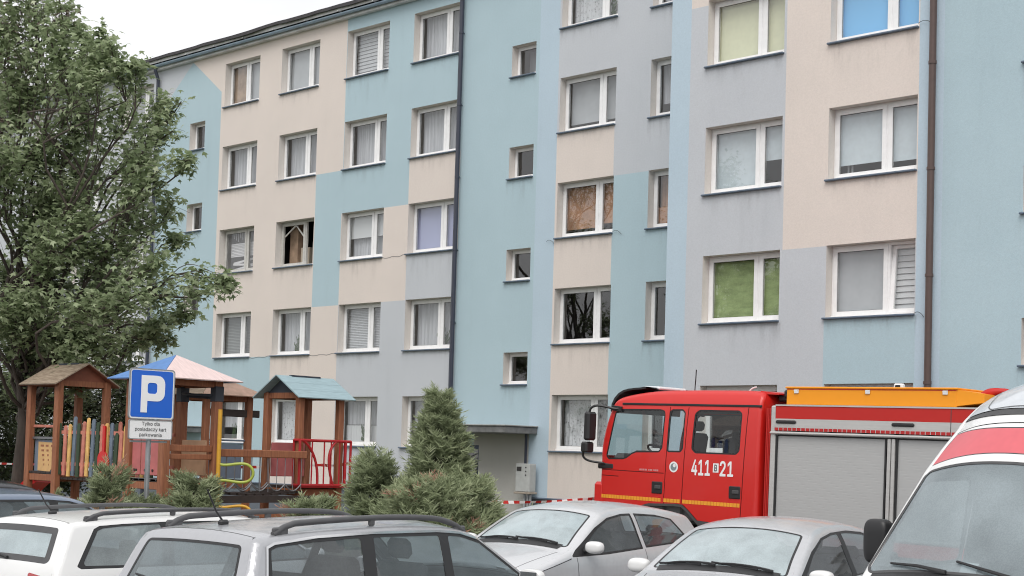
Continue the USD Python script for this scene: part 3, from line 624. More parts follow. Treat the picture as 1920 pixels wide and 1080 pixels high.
LEAF = np.array([(0, 0, 0), (0.25, 0.18, 0.02), (0.52, 0.30, -0.03), (0.55, 0.10, 0.03), (1.0, 0, -0.08), (0.55, -0.10, 0.03), (0.52, -0.30, -0.03), (0.25, -0.18, 0.02), (0.42, 0, 0.05)])
LEAF_F = np.array([(0, 8, 1), (1, 8, 2), (2, 8, 3), (3, 8, 4), (4, 8, 5), (5, 8, 6), (6, 8, 7), (7, 8, 0)])
def leaves(centers, size, q, tone, droop=0.28):
    """one mesh of small lobed leaves; st.x carries each leaf's tone"""
    n = len(centers)
    ang = q.uniform(0, 2 * np.pi, n); tilt = q.normal(-droop, 0.38, n); roll = q.normal(0, 0.4, n)
    ca, sa, ct, st_, cr, sr = np.cos(ang), np.sin(ang), np.cos(tilt), np.sin(tilt), np.cos(roll), np.sin(roll)
    ex = np.stack([ca * ct, sa * ct, st_], 1); ey0 = np.stack([-sa, ca, 0 * ca], 1); ez0 = np.cross(ex, ey0)
    ey = ey0 * cr[:, None] + ez0 * sr[:, None]; ez = np.cross(ex, ey)
    s = size * q.uniform(0.7, 1.25, n)
    L = LEAF
    v = centers[:, None, :] + s[:, None, None] * (L[None, :, 0, None] * ex[:, None] + 1.15 * L[None, :, 1, None] * ey[:, None] + L[None, :, 2, None] * ez[:, None])
    f = LEAF_F[None] + (np.arange(n) * len(L))[:, None, None]
    uv = np.repeat(np.stack([np.clip(tone, 0, 1), np.zeros(n)], 1), len(L), 0)
    return tm(v.reshape(-1, 3), f.reshape(-1, 3)), uv

def crooked(a, b, q, n=7, amp=0.06):
    a, b = np.asarray(a, float), np.asarray(b, float); t = np.linspace(0, 1, n)[:, None]
    L = np.linalg.norm(b - a); off = q.normal(0, amp * L, (n, 3)) * np.sin(np.pi * t)
    p = a + (b - a) * t + off; p[:, 2] += 0.10 * L * np.sin(np.pi * t[:, 0])
    return spline(p, n * 2)

def tree(name, label, group, base, clusters, leaf_mat, trunk_top, trunk_r, q, per=620, size=0.12, cat='tree', tone=0.45, lean=(0, 0)):
    """clusters: (centre, radius). trunk, limbs to every cluster, twigs in it, leaves on the twigs"""
    base = np.asarray(base, float)
    t = thing(name, label, cat, base, group=group)
    top = base + np.array([lean[0], lean[1], trunk_top])
    tr = crooked(base, top, q, 6, 0.015)
    wood = [tube(tr - base, np.linspace(trunk_r * 1.25, trunk_r * 0.7, len(tr)), 12)]
    put('trunk', wood, 'bark', t, smooth=50)
    limbs, pts, tones = [], [], []
    for c, r in clusters:
        c = np.asarray(c, float)
        k = int(len(tr) * np.clip(0.45 + 0.5 * (c[2] - base[2]) / 9.0, 0.4, 0.99)); s0 = tr[min(k, len(tr) - 1)]
        li = crooked(s0, c, q, 6, 0.06)
        limbs.append(tube(li - base, np.linspace(trunk_r * 0.34, 0.012, len(li)), 6))
        nsub = int(30 * max(0.35, (r / 0.8) ** 2))
        for i in range(nsub):
            d = q.normal(size=3); d /= np.linalg.norm(d); d[2] = d[2] * 0.8 + 0.1
            e = c + d * r * q.uniform(0.35, 1.12)
            s1 = li[q.integers(int(len(li) * 0.72), len(li))]
            tw = crooked(s1, e, q, 4, 0.07); limbs.append(tube(tw - base, np.linspace(0.009, 0.003, len(tw)), 4, cap=False))
            n = int(per / 26 * q.uniform(0.6, 1.5))
            u = q.uniform(0.35, 1.05, n); p = tw[np.clip((u * (len(tw) - 1)).astype(int), 0, len(tw) - 1)] + q.normal(0, 0.15 if r > 0.5 else 0.09, (n, 3))
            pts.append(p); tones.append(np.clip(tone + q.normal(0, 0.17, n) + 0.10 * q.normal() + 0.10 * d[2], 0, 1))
    put('limbs', limbs, 'bark', t)
    g, uv = leaves(np.vstack(pts) - base, size, q, np.concatenate(tones))
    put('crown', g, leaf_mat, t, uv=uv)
    return t

q = np.random.default_rng(11)
mb = at(36, 800, 29.0); mb[2] = 0.04
cl = []
for px, py, r in [(185, 66, 20), (145, 60, 34), (208, 95, 16), (180, 150, 34), (110, 640, 60), (190, 560, 60), (245, 560, 55), (150, 580, 60), (215, 655, 55), (290, 560, 45), (310, 640, 26), (60, 560, 60), (20, 70, 80), (95, 75, 65), (165, 112, 50), (60, 170, 80), (150, 215, 75), (235, 205, 52), (300, 196, 36), (75, 285, 80), (175, 320, 80), (268, 285, 60), (325, 245, 28),
                  (60, 400, 85), (160, 430, 85), (255, 395, 70), (322, 385, 36), (100, 530, 90), (215, 525, 85), (300, 500, 50), (335, 450, 26), (385, 548, 34), (425, 530, 18), (345, 585, 36),
                  (60, 640, 90), (170, 640, 85), (260, 640, 48), (300, 610, 30), (0, 520, 80), (0, 300, 80), (205, 80, 22), (95, 470, 70), (215, 460, 60), (120, 360, 70), (125, 130, 45), (30, -30, 80), (110, -10, 50), (255, 130, 22), (290, 350, 45), (200, 590, 70), (20, 590, 70),
                  (340, 190, 14), (350, 300, 16), (150, 700, 60), (60, 720, 60), (235, 700, 40), (-80, 120, 85), (-110, 280, 90), (-100, 440, 90), (-110, 580, 85), (-200, 200, 80), (-220, 360, 80), (-210, 520, 80), (-290, 420, 60)]:
    D = 29.0 + q.uniform(-2.4, 1.4) - (1.2 if 540 < py < 600 else 0) + (0.8 if py >= 600 else 0)
    cl.append((at(px, py, D), r * D / FPX))
tree('maple_tree', 'large green maple covering the left end of the block', None, mb, cl, 'maple_leaf', 3.6, 0.125, q, per=700, size=0.165)
q = np.random.default_rng(15)
tree('maple_tree', 'tree past the left edge, seen only mirrored in the stairwell panes', None, (-41.5, 11.0, 0.04), [(np.array([-41.5, 11.0, 0]) + q.normal(0, 1, 3) * [2.0, 2.0, 0] + [0, 0, q.uniform(3.5, 15.5)], q.uniform(0.7, 1.2)) for _ in range(26)], 'maple_leaf', 4.5, 0.22, q, per=420, size=0.16)
q = np.random.default_rng(12)
rb = at(-60, 800, 33.0); rb[2] = 0.04
tree('tall_tree', 'taller tree with brownish leaves rising past the top left corner', None, rb, [(at(x, y, 33 + q.uniform(-1, 1)), r * 33 / FPX) for x, y, r in [(10, 60, 70), (-40, 150, 80), (20, 150, 55), (75, 20, 40), (-50, 0, 90), (15, 230, 55), (-40, 300, 80), (60, 110, 30), (125, 20, 22), (40, 300, 40)]], 'reddish_leaf', 5.5, 0.22, q, per=520, size=0.14)
q = np.random.default_rng(13)
for k, (px, D, lab, cl) in enumerate([
        (95, 35.0, 'dark leafy shrub behind the playground house with the brown roof', [(30, 760, 95), (110, 740, 85), (180, 760, 80), (60, 830, 90), (150, 840, 80), (20, 880, 90), (110, 900, 80)]),
        (250, 36.0, 'dark leafy shrub behind the blue parking sign', [(225, 720, 55), (250, 780, 60), (215, 800, 60), (270, 840, 40), (225, 880, 60)]),
        (-40, 32.0, 'dark leafy shrub at the left edge beside the red slide', [(-30, 780, 90), (10, 840, 60), (-40, 900, 90), (15, 720, 70)])]):
    b = at(px, 900, D); b[2] = 0.04
    tree('leafy_shrub', lab, None, b, [(at(x, y, D + q.uniform(-0.8, 0.8)), r * D / FPX) for x, y, r in cl], 'dark_leaf', 1.2, 0.07, q, per=760, size=0.14, cat='shrub', tone=0.35)

def juniper(label, group, base, h, rad, q, n, spread=0.55, brown=0.03, lean=0.0, tops=(), name='juniper_bush'):
    """feathery sprays of scale leaves growing out and up from a few stems"""
    base = np.asarray(base, float)
    t = thing(name, label, 'juniper', base, group=group)
    V, F, U = [], [], []
    nv = 0
    stems = [tube(crooked((0, 0, 0), (0.05, 0.03, h * 0.8), q, 5, 0.02), np.linspace(0.05, 0.01, 10), 6)]
    n = int(n * 1.75); nb = max(16, n // 34); brs = []
    for k in range(nb):
        a = q.uniform(0, 2 * np.pi); u = (k + q.uniform(0, 1)) / nb * 0.93 + 0.05
        env = rad * (1 - u) ** spread * q.uniform(0.72, 1.22) * (0.6 + 0.4 * min(1, u * 5)) + 0.05
        rise = q.uniform(0.15, 0.6) * env + 0.10
        brs.append((a, u * h * 0.93, env, rise, q.normal(0, 0.10), q.uniform() < brown * 1.5))
        stems.append(tube([(0, 0, max(0.02, u * h * .93 - .15)), (env * .5 * math.cos(a), env * .5 * math.sin(a), u * h * .93 + rise * .3), (env * .9 * math.cos(a), env * .9 * math.sin(a), u * h * .93 + rise * .85)], [0.016, 0.010, 0.004], 4, cap=False))
    for k in range(n):
        a, zb, env, rise, tb, dead = brs[q.integers(nb)]
        v_ = q.uniform(0.22, 1.0) ** 0.7; u = zb / h
        a = a + q.normal(0, 0.20) / max(v_, .3); rr = env * v_
        p = np.array([rr * math.cos(a), rr * math.sin(a), zb + rise * v_ ** 1.5 + q.normal(0, 0.045)])
        out = np.array([math.cos(a), math.sin(a), 0.0]); lift = q.uniform(0.35, 1.3) + 1.4 * max(0, u - 0.7)
        d = out + np.array([q.normal(0, .35), q.normal(0, .35), lift]); d /= np.linalg.norm(d)
        L = q.uniform(0.13, 0.30) * (0.8 + 0.4 * (1 - u))
        side = np.cross(d, [0, 0, 1.0]); side /= np.linalg.norm(side) + 1e-9
        up2 = np.cross(side, d)
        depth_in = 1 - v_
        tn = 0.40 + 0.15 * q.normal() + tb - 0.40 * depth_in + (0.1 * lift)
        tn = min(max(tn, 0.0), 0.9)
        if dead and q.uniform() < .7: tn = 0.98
        m_ = 13
        ts = np.linspace(0.08, 1.0, m_)
        for j, tt in enumerate(ts):
            o = p + d * L * tt + np.array([0, 0, -0.10 * L * tt * tt])
            sg = 1 if j % 2 else -1
            dd = d * 0.85 + side * sg * q.uniform(0.5, 1.0) + up2 * q.normal(0, 0.45)
            if j == m_ - 1: dd = d
            dd /= np.linalg.norm(dd)
            ll = L * (0.30 + 0.22 * math.sin(math.pi * tt)) ; w = np.cross(dd, q.normal(size=3)); w *= 0.0072 / (np.linalg.norm(w) + 1e-9)
            V += [o - w, o + w, o + dd * ll * 0.6 + w * 0.9, o + dd * ll]
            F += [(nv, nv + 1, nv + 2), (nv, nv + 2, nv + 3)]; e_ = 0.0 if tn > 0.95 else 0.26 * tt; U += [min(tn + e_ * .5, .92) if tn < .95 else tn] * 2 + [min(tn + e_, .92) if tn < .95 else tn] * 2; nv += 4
    put('stem', stems, 'bark', t)
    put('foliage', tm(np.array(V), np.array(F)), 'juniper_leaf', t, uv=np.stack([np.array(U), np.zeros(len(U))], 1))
    return t

def jb(px, D, z=0.04):
    p = at(px, 900, D); p[2] = z; return p
q = np.random.default_rng(21)
bj = jb(822, 21.2)
juniper('tall cone-shaped juniper with a pointed top between the playground and the entrance', None, bj, 2.92, 0.78, q, 2700, spread=1.15, brown=0.004)
juniper('broad low juniper in front of the tall one, with a reddish dead patch', None, jb(800, 20.2), 1.50, 0.74, q, 2200, spread=0.38, brown=0.08)
juniper('low juniper right of the tall one, towards the silver hatchback', None, jb(884, 20.6), 1.62, 0.36, q, 1100, spread=0.45, brown=0.004)
juniper('small pointed juniper directly right of the red balcony', None, jb(706, 21.2), 1.90, 0.44, q, 1300, spread=0.55, brown=0.006)
juniper('low juniper below the playground hut with the teal roof', None, jb(592, 22.0), 1.15, 0.40, q, 900, spread=0.4, brown=0.06)
juniper('round low juniper below the yellow climbing pole', None, jb(366, 22.0), 1.45, 0.34, q, 1100, spread=0.38, brown=0.02)
juniper('shaggy juniper in front of the coloured picket bridge', None, jb(203, 22.0), 1.60, 0.28, q, 800, spread=0.5, brown=0.05)
juniper('low juniper at the foot of the parking sign', None, jb(262, 22.3), 1.05, 0.42, q, 700, spread=0.4, brown=0.0)
juniper('low clipped evergreen below the grey meter cabinet', None, jb(968, 24.0), 0.85, 0.55, q, 700, spread=0.25, brown=0.01)
juniper('small green plant under the game board of the brown roofed house', None, jb(88, 25.4), 0.95, 0.45, q, 400, spread=0.5, brown=0.0)

# ================================================================== PLAYGROUND
principled('timber', (0.34, 0.135, 0.062), 0.65, noise=0.0, color2=(0.20, 0.07, 0.035), scale=7, stretch=(6, 6, 0.5), bump=0.25, bscale=20)
principled('timber_dark', (0.035, 0.025, 0.022), 0.7, noise=0.2)
principled('roof_weathered', (0.40, 0.32, 0.24), 0.8, color2=(0.19, 0.135, 0.095), scale=4, stretch=(1.5, 8, 8), bump=0.2)
principled('roof_under', (0.20, 0.065, 0.035), 0.7, noise=0.2, scale=5)
principled('roof_pink', (0.66, 0.52, 0.50), 0.65, noise=0.12, scale=5, stretch=(1, 6, 1))
principled('roof_salmon', (0.50, 0.32, 0.25), 0.7, color2=(0.33, 0.22, 0.16), scale=5)
principled('roof_blue', (0.12, 0.24, 0.50), 0.55, noise=0.1)
principled('roof_teal', (0.27, 0.37, 0.40), 0.6, noise=0.12, scale=4, stretch=(6, 1, 1))
principled('gable_dark', (0.035, 0.042, 0.055), 0.6)
principled('paint_red', (0.50, 0.18, 0.13), 0.65, noise=0.3, scale=6)
principled('paint_brightred', (0.55, 0.012, 0.012), 0.4, noise=0.1)
principled('paint_yellow', (0.66, 0.40, 0.13), 0.6, noise=0.25, scale=6)
principled('paint_slate', (0.13, 0.165, 0.21), 0.6, noise=0.25, scale=6)
principled('paint_green', (0.03, 0.055, 0.025), 0.6, noise=0.15, scale=6)
principled('panel_slate', (0.16, 0.20, 0.26), 0.5, noise=0.1, scale=3)
principled('panel_red', (0.44, 0.125, 0.12), 0.55, noise=0.15, scale=4)
principled('panel_peach', (0.58, 0.36, 0.22), 0.6, noise=0.1, scale=4)
principled('balcony_red', (0.38, 0.016, 0.02), 0.4, noise=0.1)
principled('pole_yellow', (0.62, 0.33, 0.03), 0.4, noise=0.1)
principled('pole_green', (0.36, 0.42, 0.07), 0.4)
principled('poster', (0.60, 0.37, 0.16), 0.6, noise=0.1, scale=8)
principled('poster_ink', (0.30, 0.12, 0.06), 0.7)
principled('chain', (0.20, 0.20, 0.21), 0.45, metal=0.6)

def corner(T, sx, sy): return np.array([T['c'][0] + sx * T['s'] / 2, T['c'][1] + sy * T['s'] / 2])
def tower(name, label, c, s, eave, deck, pw=0.13, feet=(1, 1, 1, 1)):
    T = dict(c=np.array(c, float), s=s, eave=eave, deck=deck)
    T['t'] = thing(name, label, 'playground tower', (c[0], c[1], 0.05), group=None)
    for i, (sx, sy) in enumerate(((-1, -1), (1, -1), (1, 1), (-1, 1))):
        put('post', box((sx * s / 2, sy * s / 2, eave / 2), (pw, pw, eave), bevel=0.018), 'timber', T['t'])
    for k in range(6):
        put('deck_board', box((-s / 2 + (k + 0.5) * s / 6, 0, deck), (s / 6 - 0.012, s + 0.05, 0.04)), 'timber_dark', T['t'])
    for sy in (-1, 1):
        put('beam', box((0, sy * (s / 2), deck - 0.09), (s - pw, 0.05, 0.12), bevel=0.008), 'timber', T['t'])
        put('top_beam', box((0, sy * s / 2, eave - 0.06), (s - pw, 0.05, 0.10)), 'timber', T['t'])
    for sx in (-1, 1):
        put('beam', box((sx * s / 2, 0, deck - 0.09), (0.05, s - pw, 0.12), bevel=0.008), 'timber', T['t'])
        put('top_beam', box((sx * s / 2, 0, eave - 0.06), (0.05, s - pw, 0.10)), 'timber', T['t'])
    return T
def slab(pts, th, mat, T, name, **k):
    p = np.asarray(pts, float); n = np.cross(p[1] - p[0], p[2] - p[0]); n /= np.linalg.norm(n)
    if n[2] < 0: n = -n
    v = np.vstack([p, p + n * th]); N = len(p)
    f = [(0, i + 1, i) for i in range(1, N - 1)] + [(N, N + i, N + i + 1) for i in range(1, N - 1)]
    for i in range(N):
        j = (i + 1) % N; f += [(i, j, N + j), (i, N + j, N + i)]
    return put(name, tm(v, f), mat, T['t'], **k)
def pyramid(T, mats, h, ov):
    s, e = T['s'] / 2 + ov, T['eave'] - 0.02
    C = [(-s, -s, e), (s, -s, e), (s, s, e), (-s, s, e)]; A = (0, 0, e + h)
    for i, mt in enumerate(mats):
        a, b = C[i], C[(i + 1) % 4]
        slab([a, b, A], 0.02, mt, T, 'roof_face')
def gable(T, axis, h, ov, mat, gmat, planks=1, umat=None):
    s, e = T['s'] / 2, T['eave']
    o = s + ov; ez = e - h * ov / s * 0.9
    f = (lambda a, b, z: (a, b, z)) if axis == 'x' else (lambda a, b, z: (b, a, z))
    for sg in (-1, 1):
        for k in range(planks):
            a0, a1 = k / planks, (k + 1) / planks - (0.006 if planks > 1 else 0)
            q0 = lambda t: (sg * o * (1 - t), ez + (e + h - ez) * t)
            (b0, z0), (b1, z1) = q0(a0), q0(a1)
            slab([f(-o, b0, z0), f(o, b0, z0), f(o, b1, z1), f(-o, b1, z1)], 0.02, mat, T, 'roof_plank' if planks > 1 else 'roof_face')
        if umat:
            slab([f(-o + .01, sg * (o - .01), ez - .012), f(o - .01, sg * (o - .01), ez - .012), f(o - .01, 0, e + h - .012), f(-o + .01, 0, e + h - .012)], 0.006, umat, T, 'roof_lining')
        put('gable_board', cat_mesh([tm([f(sg * (s + .02), -s, e - .02), f(sg * (s + .02), s, e - .02), f(sg * (s + .02), 0, e + h * .97)], [(0, 1, 2)])]), gmat, T['t'])
    put('ridge_cap', box((0, 0, e + h + 0.015), (2 * o * .5, 0.09, 0.03) if axis == 'x' else (0.09, 2 * o * .5, 0.03)), 'gable_dark', T['t'])

T1 = tower('playground_house', 'wooden playground house with weathered brown gable roof beside the red slide', (-24.42, 14.19), 0.96, 3.12, 1.45)
gable(T1, 'x', 0.30, 0.17, 'roof_weathered', 'roof_under', planks=5, umat='roof_under')
t = T1['t']
put('game_board', box((-0.0, -0.40, 1.72), (0.82, 0.03, 0.64), bevel=0.01), 'panel_slate', t)
po = Polygon([(-0.26, 1.48), (0.16, 1.46), (0.25, 1.55), (0.26, 1.92), (0.2, 1.99), (-0.26, 2.0)])
put('poster', prism_xz(po, -0.425, -0.417), 'poster', t)
put('poster_print', [box((-0.12 + 0.17 * i + 0.02 * j % 3, -0.427, 1.93 - 0.085 * j), (0.11 - 0.02 * (i + j) % 2, 0.003, 0.035)) for i in range(3) for j in range(5)], 'poster_ink', t)
put('rail', box((0, -0.44, 2.28), (0.82, 0.04, 0.05), bevel=0.01), 'paint_red', t)
put('rail', box((0, -0.44, 2.07), (0.82, 0.05, 0.04)), 'chain', t)
put('rail', box((0, -0.44, 1.36), (0.82, 0.05, 0.04)), 'chain', t)
put('floor_edge', box((0.05, -0.42, 1.30), (0.80, 0.04, 0.06)), 'paint_brightred', t)
sl = [(-0.5, 0.25, 1.42), (-0.8, 0.1, 1.33), (-1.5, -0.2, 0.65), (-2.0, -0.42, 0.30)]
spx = spline(sl, 16)
def slide_mesh():
    v, f = [], []
    prof = [(-0.24, 0.18), (-0.22, 0.0), (0.22, 0.0), (0.24, 0.18), (0.27, 0.18), (0.24, -0.03), (-0.24, -0.03), (-0.27, 0.18)]
    for i, p in enumerate(spx):
        d = np.gradient(spx, axis=0)[i]; s_ = np.cross(d, [0, 0, 1]); s_ /= np.linalg.norm(s_)
        for a, z in prof: v.append(p + s_ * a + np.array([0, 0, z]))
    n = len(prof)
    for i in range(len(spx) - 1):
        for k in range(n):
            a, b = i * n + k, i * n + (k + 1) % n; f += [(a, b, b + n), (a, b + n, a + n)]
    return tm(v, f)
put('slide', slide_mesh(), 'paint_brightred', t, label='red slide running down to the left', smooth=30)

T2 = tower('playground_tower', 'wooden playground tower with blue and pink pyramid roof behind the parking sign', (-21.05, 14.19), 1.0, 3.10, 1.42, pw=0.15)
pyramid(T2, ['roof_blue', 'roof_pink', 'roof_blue', 'roof_pink'], 0.42, 0.30)
t = T2['t']
for k, x in enumerate((-0.29, -0.02, 0.25)): put('panel', box((x, -0.5, 1.86), (0.24, 0.03, 0.72), bevel=0.01), 'panel_red', t)
put('bolt', [trimesh.creation.cylinder(0.022, 0.02, sections=8, transform=trimesh.transformations.rotation_matrix(np.pi / 2, [1, 0, 0])).apply_translation((x, -0.52, z)) for x in (-0.32, -0.26, 0.0, 0.22) for z in (1.58, 2.14)], 'timber_dark', t)
put('rail', box((0, -0.5, 1.43), (0.85, 0.05, 0.04)), 'chain', t)
put('panel', box((-0.1, 0.48, 1.80), (0.75, 0.03, 0.6), bevel=0.01), 'panel_peach', t)
put('rail', box((0.5, 0.0, 1.96), (0.06, 0.84, 0.11), bevel=0.01), 'timber', t); put('rail', box((0.5, 0.0, 1.82), (0.06, 0.84, 0.09), bevel=0.01), 'timber', t)
for sx, sy in ((1, 1), (-1, 1), (1, -1)):
    put('collar', box((sx * 0.5, sy * 0.5, 2.88), (0.165, 0.165, 0.26), bevel=0.01), 'gable_dark', t)
put('curved_bar', [tube(spline([(0.5, 0.5, 2.86), (0.25, 0.28, 2.86), (-0.1, 0.30, 2.88), (-0.5, 0.5, 2.9)], 12), 0.025, 6), tube(spline([(0.5, 0.5, 2.80), (0.2, 0.62, 2.82), (-0.5, 0.52, 2.86)], 10), 0.025, 6)], 'gable_dark', t)
px_, py_ = 0.72, 0.42
put('climbing_pole', tube([(px_, py_, 0.0), (px_, py_, 2.62)], 0.036, 10), 'pole_yellow', t, smooth=50)
for zz, mt in ((1.42, 'pole_green'), (0.72, 'pole_yellow')):
    put('loop_handle', tube(spline([(px_, py_, zz), (px_ + .28, py_ + .30, zz), (px_ + .37, py_ + .39, zz + .05), (px_ + .40, py_ + .42, zz + .16), (px_ + .36, py_ + .38, zz + .27), (px_ + .27, py_ + .29, zz + .31), (px_, py_, zz + .31)], 26), 0.024, 8), mt, t, smooth=50)

T3 = tower('playground_tower', 'wooden playground tower with faded salmon pyramid roof, half hidden behind the blue and pink one', (-24.1, 17.13), 1.0, 3.00, 1.35)
pyramid(T3, ['roof_weathered', 'roof_salmon', 'roof_weathered', 'roof_salmon'], 0.42, 0.30)
t = T3['t']
put('dark_beam', box((0.5, 0.1, 2.66), (0.07, 1.3, 0.14), bevel=0.01), 'timber_dark', t)
put('panel', box((0.45, 0.0, 1.72), (0.03, 0.8, 0.66), bevel=0.01), 'panel_slate', t)
put('rail', tube([(0.48, -0.5, 2.13), (0.48, 0.5, 2.13)], 0.022, 6), 'panel_slate', t)

T4 = tower('playground_house', 'wooden playground house with teal gable roof and red balcony', (-21.27, 17.13), 0.93, 3.02, 1.32)
gable(T4, 'y', 0.29, 0.20, 'roof_teal', 'gable_dark', planks=3)
t = T4['t']
put('panel', box((-0.42, 0, 1.80), (0.03, 0.78, 0.62), bevel=0.01), 'panel_red', t)
bal = thing  # noqa
xb0, zb0, zb1 = 0.62, 1.36, 2.16
fr = [tube([(0.45, -0.56, z), (xb0, -0.56, z), (xb0, 0.62, z), (0.45, 0.62, z)], 0.026, 8) for z in (zb0, zb1)]
put('balcony_frame', fr + [tube([(xb0, y, zb0), (xb0, y, zb1)], 0.024, 8) for y in (-0.56, 0.62, 0.50)] + [tube([(0.45, y, zb0), (0.45, y, zb1)], 0.02, 8) for y in (-0.56, 0.62)], 'balcony_red', t)
for y in (-0.28, 0.0, 0.16, 0.36): put('balcony_bar', tube([(xb0, y, zb0), (xb0, y, zb1)], 0.014, 6), 'balcony_red', t)
put('balcony_bow', tube(spline([(xb0, -0.5, zb1), (xb0, -0.28, zb1 - .2), (xb0, -0.16, zb1 - .5), (xb0, -0.14, zb0)], 14), 0.024, 6), 'balcony_red', t)
put('balcony_bow', tube(spline([(xb0, 0.28, zb1), (xb0, 0.12, zb1 - .25), (xb0, 0.13, zb1 - .5), (xb0, 0.22, zb0)], 14), 0.024, 6), 'balcony_red', t)
put('balcony_floor', box((0.54, 0.03, zb0 - 0.02), (0.18, 1.18, 0.04)), 'balcony_red', t)

pk = thing('picket_bridge', 'bridge of red, yellow, grey and green pickets with a red spoon shape', 'play bridge', (-22.8, 14.19, 0.05))
cols4 = ['paint_green', 'paint_red', 'paint_yellow', 'paint_slate']
qq = np.random.default_rng(3)
for sy in (-1, 1):
    for i in range(15):
        x = -1.06 + i * 0.15
        if sy > 0 and i > 12: continue
        h = 0.92 + qq.normal(0, 0.02) + (0.05 if i % 4 in (2, 3) else 0.0) - 0.14 * abs(i - 5) / 8
        p = Polygon([(-0.045, 0), (0.045, 0)] + [(0.045 * math.cos(a), h + 0.045 * math.sin(a)) for a in np.linspace(0, np.pi, 7)])
        g = prism_xz(p, -0.012, 0.012); g.apply_transform(trimesh.transformations.rotation_matrix(qq.normal(0.03, 0.025), [0, 1, 0])); g.apply_translation((x, sy * 0.46, 1.42 + qq.normal(0, 0.02)))
        put('picket', g, cols4[(i + (2 if sy > 0 else 0)) % 4], pk)
    for z in (1.62, 2.18): put('picket_rail', box((0, sy * 0.435, z), (2.3, 0.04, 0.06)), 'paint_red', pk)
for k in range(14): put('deck_board', box((-1.06 + k * 0.165, 0, 1.36), (0.15, 0.86, 0.035)), 'timber_dark', pk)
sp = unary_union([Point(0, 1.66).buffer(0.17, 8), sbox(-0.035, 1.66, 0.035, 2.30), Point(-0.02, 1.72).buffer(0.15, 8)])
g = prism_xz(sp, -0.515, -0.487); g.apply_translation((0.44, 0, 0)); put('spoon', g, 'paint_brightred', pk)

rb = thing('rope_bridge', 'timber railed chain bridge between the pyramid tower and the teal roofed house', 'play bridge', (-21.15, 15.68, 0.05))
for x in (-0.42, 0.55):
    put('handrail', box((x, 0, 1.90), (0.07, 2.0, 0.13), bevel=0.012), 'timber', rb)
    for k in range(11):
        y = -0.9 + 0.18 * k; put('chain_link', tube([(x, y, 1.84), (x, y, 1.30 - 0.06 * math.sin(math.pi * k / 10))], 0.008, 4), 'chain', rb)
    for k in range(5):
        y0 = -0.9 + 0.36 * k; put('chain_loop', tube([(x, y0 + 0.36 * u, 1.38 - 0.12 * math.sin(math.pi * u)) for u in np.linspace(0, 1, 7)], 0.013, 5), 'chain', rb)
for k in range(11): put('bridge_board', box((0.06, -0.9 + 0.18 * k, 1.24 - 0.05 * math.sin(math.pi * k / 10)), (0.95, 0.13, 0.04)), 'timber_dark', rb)
put('side_beam', box((0.62, 0.0, 1.12), (0.08, 2.3, 0.12)), 'timber_dark', rb); put('side_beam', box((0.62, 0.1, 0.86), (0.08, 1.9, 0.10)), 'timber', rb)
fn = thing('board_fence', 'low weathered board fence at the left edge below the maple', 'fence', (-26.9, 13.1, 0.04))
for k, z in enumerate((1.55, 1.35, 1.12)): put('fence_board', box((-0.2, 0.02 * k, z), (1.9, 0.03, 0.10), rz=0.03 * k), 'roof_weathered', fn)
for x in (-1.0, -0.2, 0.55): put('fence_post', box((x, 0.06, 0.85), (0.08, 0.08, 1.7)), 'timber_dark', fn)

# ================================================================== PARKING SIGN
principled('sign_blue', (0.010, 0.115, 0.56), 0.35)
principled('sign_white', (0.80, 0.80, 0.80), 0.4)
principled('sign_black', (0.05, 0.05, 0.05), 0.5)
principled('galvanised', (0.30, 0.31, 0.32), 0.45, metal=0.5, noise=0.15, scale=6)
SD = 22.4
ctr = at(285, 739, SD)
n_ = RIGHT * 0.69 - FWD * 0.72; n_[2] = 0; n_ /= np.linalg.norm(n_)
rzs = math.degrees(math.atan2(n_[0], -n_[1]))
sg = thing('parking_sign', 'blue and white P sign with a white text plate on a grey pole', 'road sign', (ctr[0], ctr[1], 0.04), rotz=rzs)
zc = ctr[2] - 0.04
put('pole', tube([(0, 0.05, 0), (0, 0.05, zc + 0.36)], 0.038, 12), 'galvanised', sg, smooth=50)
def rrect(w, h, r, cx=0, cz=0): return sbox(cx - w / 2 + r, cz - h / 2 + r, cx + w / 2 - r, cz + h / 2 - r).buffer(r, quad_segs=5)
put('panel', prism_xz(rrect(0.75, 0.75, 0.05, 0, zc), 0.0, 0.012), 'sign_white', sg)
put('panel_edge', prism_xz(rrect(0.77, 0.77, 0.055, 0, zc).difference(rrect(0.745, 0.745, 0.045, 0, zc)), -0.008, 0.02), 'galvanised', sg)
put('panel_face', prism_xz(rrect(0.705, 0.705, 0.035, 0, zc), -0.004, 0.0), 'sign_blue', sg)
Pl = unary_union([sbox(-0.20, -0.29, -0.085, 0.29), rrect(0.43, 0.40, 0.13, 0.015, 0.09).union(sbox(-0.20, -0.11, -0.05, 0.29)).difference(rrect(0.175, 0.17, 0.045, 0.0, 0.09))])
from shapely import affinity
Pl = affinity.translate(affinity.scale(Pl, 0.94, 0.97, origin=(0, 0)), 0.0, zc)
put('letter_p', prism_xz(Pl, -0.008, -0.004), 'sign_white', sg)
put('text_plate', prism_xz(rrect(0.735, 0.29, 0.03, 0, zc - 0.54), 0.0, 0.012), 'sign_white', sg)
put('plate_edge', prism_xz(rrect(0.745, 0.30, 0.032, 0, zc - 0.54).difference(rrect(0.715, 0.27, 0.025, 0, zc - 0.54)), -0.004, 0.016), 'galvanised', sg)
for i, s_ in enumerate(('Tylko dla', 'posiadaczy kart', 'parkowania')):
    g = meshkit.text_mesh(s_, 0.052, 0.003); v = np.array(g.vertices); v[:, 0] -= (v[:, 0].max() + v[:, 0].min()) / 2
    put('lettering', tm(np.stack([v[:, 0], -0.003 - v[:, 2] * 0.6, v[:, 1] + zc - 0.475 - 0.083 * i], 1), g.faces), 'sign_black', sg)
